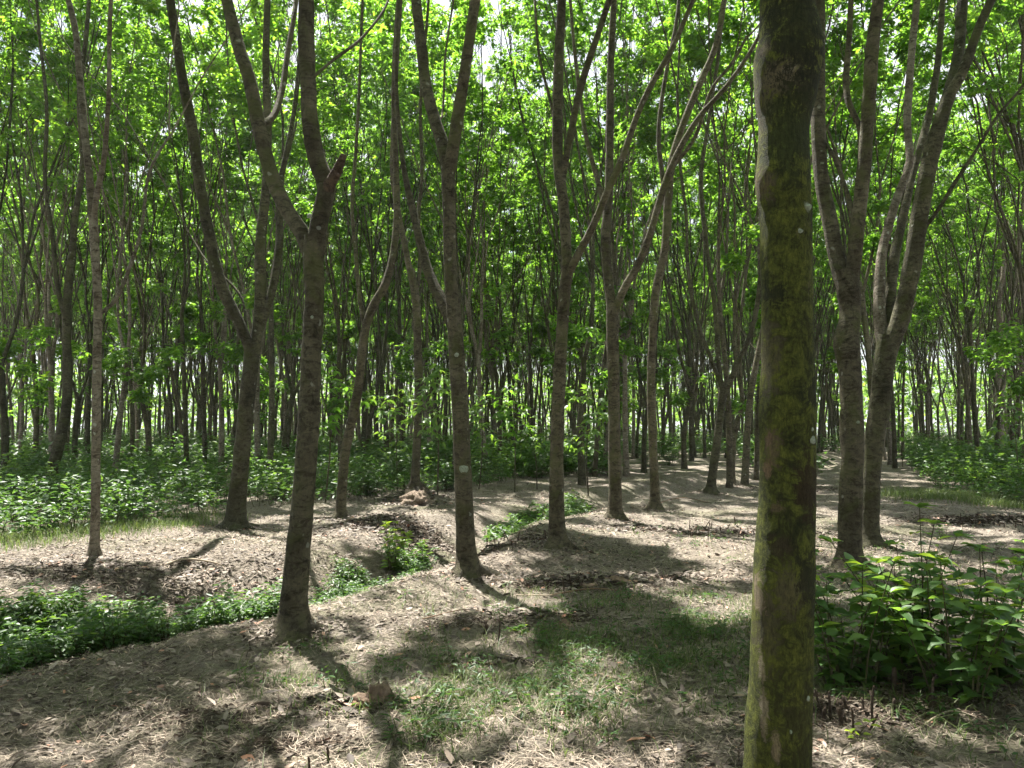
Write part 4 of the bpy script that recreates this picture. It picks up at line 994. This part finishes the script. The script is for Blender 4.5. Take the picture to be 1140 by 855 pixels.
for (px, py, s_, lab) in [(365, 852, 1.1, 'short dark stub standing at the lower edge of the view'), (344, 866, 1.0, 'second little stub left of the one at the lower edge'), (607, 602, 1.9, 'dark round knot stub at the foot of the slim straight tree')]:
    o = obj('plant_stub', SM[2], None, gp(px, min(py, 853)) if py < 854 else np.array([*flat(px, py), float(gh(*flat(px, py)))])); o.scale = (s_,) * 3; tag(o, lab, 'stub')
def stick(name, pts, r0, r1, mat, label, cat='stick'):
    W_ = np.array([[*gp(px, py)[:2], 0] for px, py in pts]); W_[:, 2] = gh(W_[:, 0], W_[:, 1]) + r0 * .8 + np.array([(.03 if 0 < k < len(pts) - 1 else 0) for k in range(len(pts))])
    P_ = smooth_line(W_, 16); mb = MB(); add_tube(mb, P_ - W_[0], np.linspace(r0, r1, 16), 8, .15, 3, nf=20, cap=True)
    tag(obj(name, mb.mesh(name, mat), None, W_[0]), label, cat)
stick('fallen_branch', [(178, 632), (205, 627), (235, 630), (252, 633)], .014, .008, M['wood_pale'], 'pale bent branch lying on the ditch bank at the left')
stick('stick', [(392, 800), (412, 778), (432, 758)], .006, .003, M['wood_pale'], 'thin dry stick leaning over the earthy heap')
stick('stick', [(612, 664), (660, 660), (705, 661)], .009, .004, M['wood_dark'], 'dark stick across the brown debris heap')
stick('stick', [(724, 738), (728, 752), (733, 765)], .006, .003, M['wood_pale'], 'short pale stick at the edge of the grass patch')
stick('stick', [(575, 663), (600, 667), (632, 664)], .006, .003, M['wood_pale'], 'thin pale stick left of the debris heap')
stick('stick', [(735, 560), (760, 556), (790, 560)], .010, .006, M['wood_dark'], 'dark stick on the ground behind the slim trees')
stick('stick', [(470, 690), (520, 684), (560, 690)], .005, .002, M['wood_dark'], 'thin twig on the sunny litter in the centre')
stick('stick', [(1020, 815), (1060, 800), (1110, 812)], .006, .003, M['wood_pale'], 'dry stalk in front of the foreground bushes')
def clod(px, py, sx, sy, sz, seed, mat, label, name='earth_clod', cat='clod', pw=.5, sub=26):
    g = gp(px, py); a = np.linspace(0, math.pi / 2, sub // 2); t = np.linspace(0, 2 * np.pi, sub * 2, endpoint=False); A, T_ = np.meshgrid(a, t, indexing='ij')
    x, y, z = np.cos(A) * np.cos(T_), np.cos(A) * np.sin(T_), np.sin(A)
    f = 1 + .35 * vn(x * 2.2, y * 2.2, z * 2.2, seed) + .18 * vn(x * 6, y * 6, z * 6, seed + 1) + .09 * vn(x * 15, y * 15, z * 15, seed + 2)
    V = np.stack([x * f * sx, y * f * sy, z * f * sz - .02], -1).reshape(-1, 3); n, k = A.shape
    i, j = np.meshgrid(np.arange(n - 1), np.arange(k), indexing='ij'); j2 = (j + 1) % k
    Q = np.stack([i * k + j, i * k + j2, (i + 1) * k + j2, (i + 1) * k + j], -1).reshape(-1, 4)
    return tag(obj(name, mesh(name, V, Q, mat), None, g), label, cat)
clod(418, 785, .10, .09, .115, 1, M['earth'], 'rotten stump like earth heap in the foreground litter', 'rotten_stump', 'stump')
clod(395, 790, .07, .06, .05, 2, M['wood_dark'], 'brown broken wood chunk left of the earth heap', 'wood_chunk', 'wood')
clod(325, 850, .11, .05, .035, 3, M['wood_pale'], 'flat pinkish slab at the lower edge', 'bark_slab', 'bark')
clod(685, 648, .14, .08, .06, 4, M['earth'], 'dark clod on the debris heap', 'earth_clod')
clod(655, 654, .11, .08, .045, 5, M['earth'], 'lower dark clod left on the debris heap', 'earth_clod')
clod(745, 645, .12, .06, .04, 6, M['wood_dark'], 'flat dark clod right of the debris heap', 'earth_clod')
clod(628, 697, .07, .05, .05, 7, M['earth'], 'small dark clod near the tiny seedling', 'earth_clod')
clod(500, 742, .08, .05, .03, 8, M['wood_dark'], 'flat brown chunk on the sunny litter', 'wood_chunk', 'wood')
clod(462, 560, .36, .32, .26, 9, M['mound'], 'dry straw covered earth mound around the foot of the reddish tree', 'earth_mound', 'mound')
clod(1025, 842, .05, .04, .03, 10, M['wood_dark'], 'dark chunk before the foreground bushes', 'wood_chunk', 'wood')

# ------------------------------------------------------------------ humid air
def haze_box():
    x0, x1, y0, y1, z0, z1 = -292, 292, -30, 312, -2.2, 30
    V = [(x, y, z) for z in (z0, z1) for y in (y0, y1) for x in (x0, x1)]
    me = mesh('haze', V, np.array([[0, 2, 3, 1], [4, 5, 7, 6], [0, 1, 5, 4], [2, 6, 7, 3], [0, 4, 6, 2], [1, 3, 7, 5]]), None, False)
    m = bpy.data.materials.new('haze'); m.use_nodes = True; nt = m.node_tree; nt.nodes.remove(nt.nodes['Principled BSDF'])
    v = nt.nodes.new('ShaderNodeVolumePrincipled'); v.inputs['Color'].default_value = (.92, .96, .95, 1); v.inputs['Density'].default_value = .0003; v.inputs['Anisotropy'].default_value = .3
    nt.links.new(v.outputs[0], nt.nodes['Material Output'].inputs['Volume']); me.materials.append(m)
    tag(obj('haze', me), 'thin humid haze between the trunks', 'haze', kind='stuff')
HAZE = 1
if HAZE: haze_box()
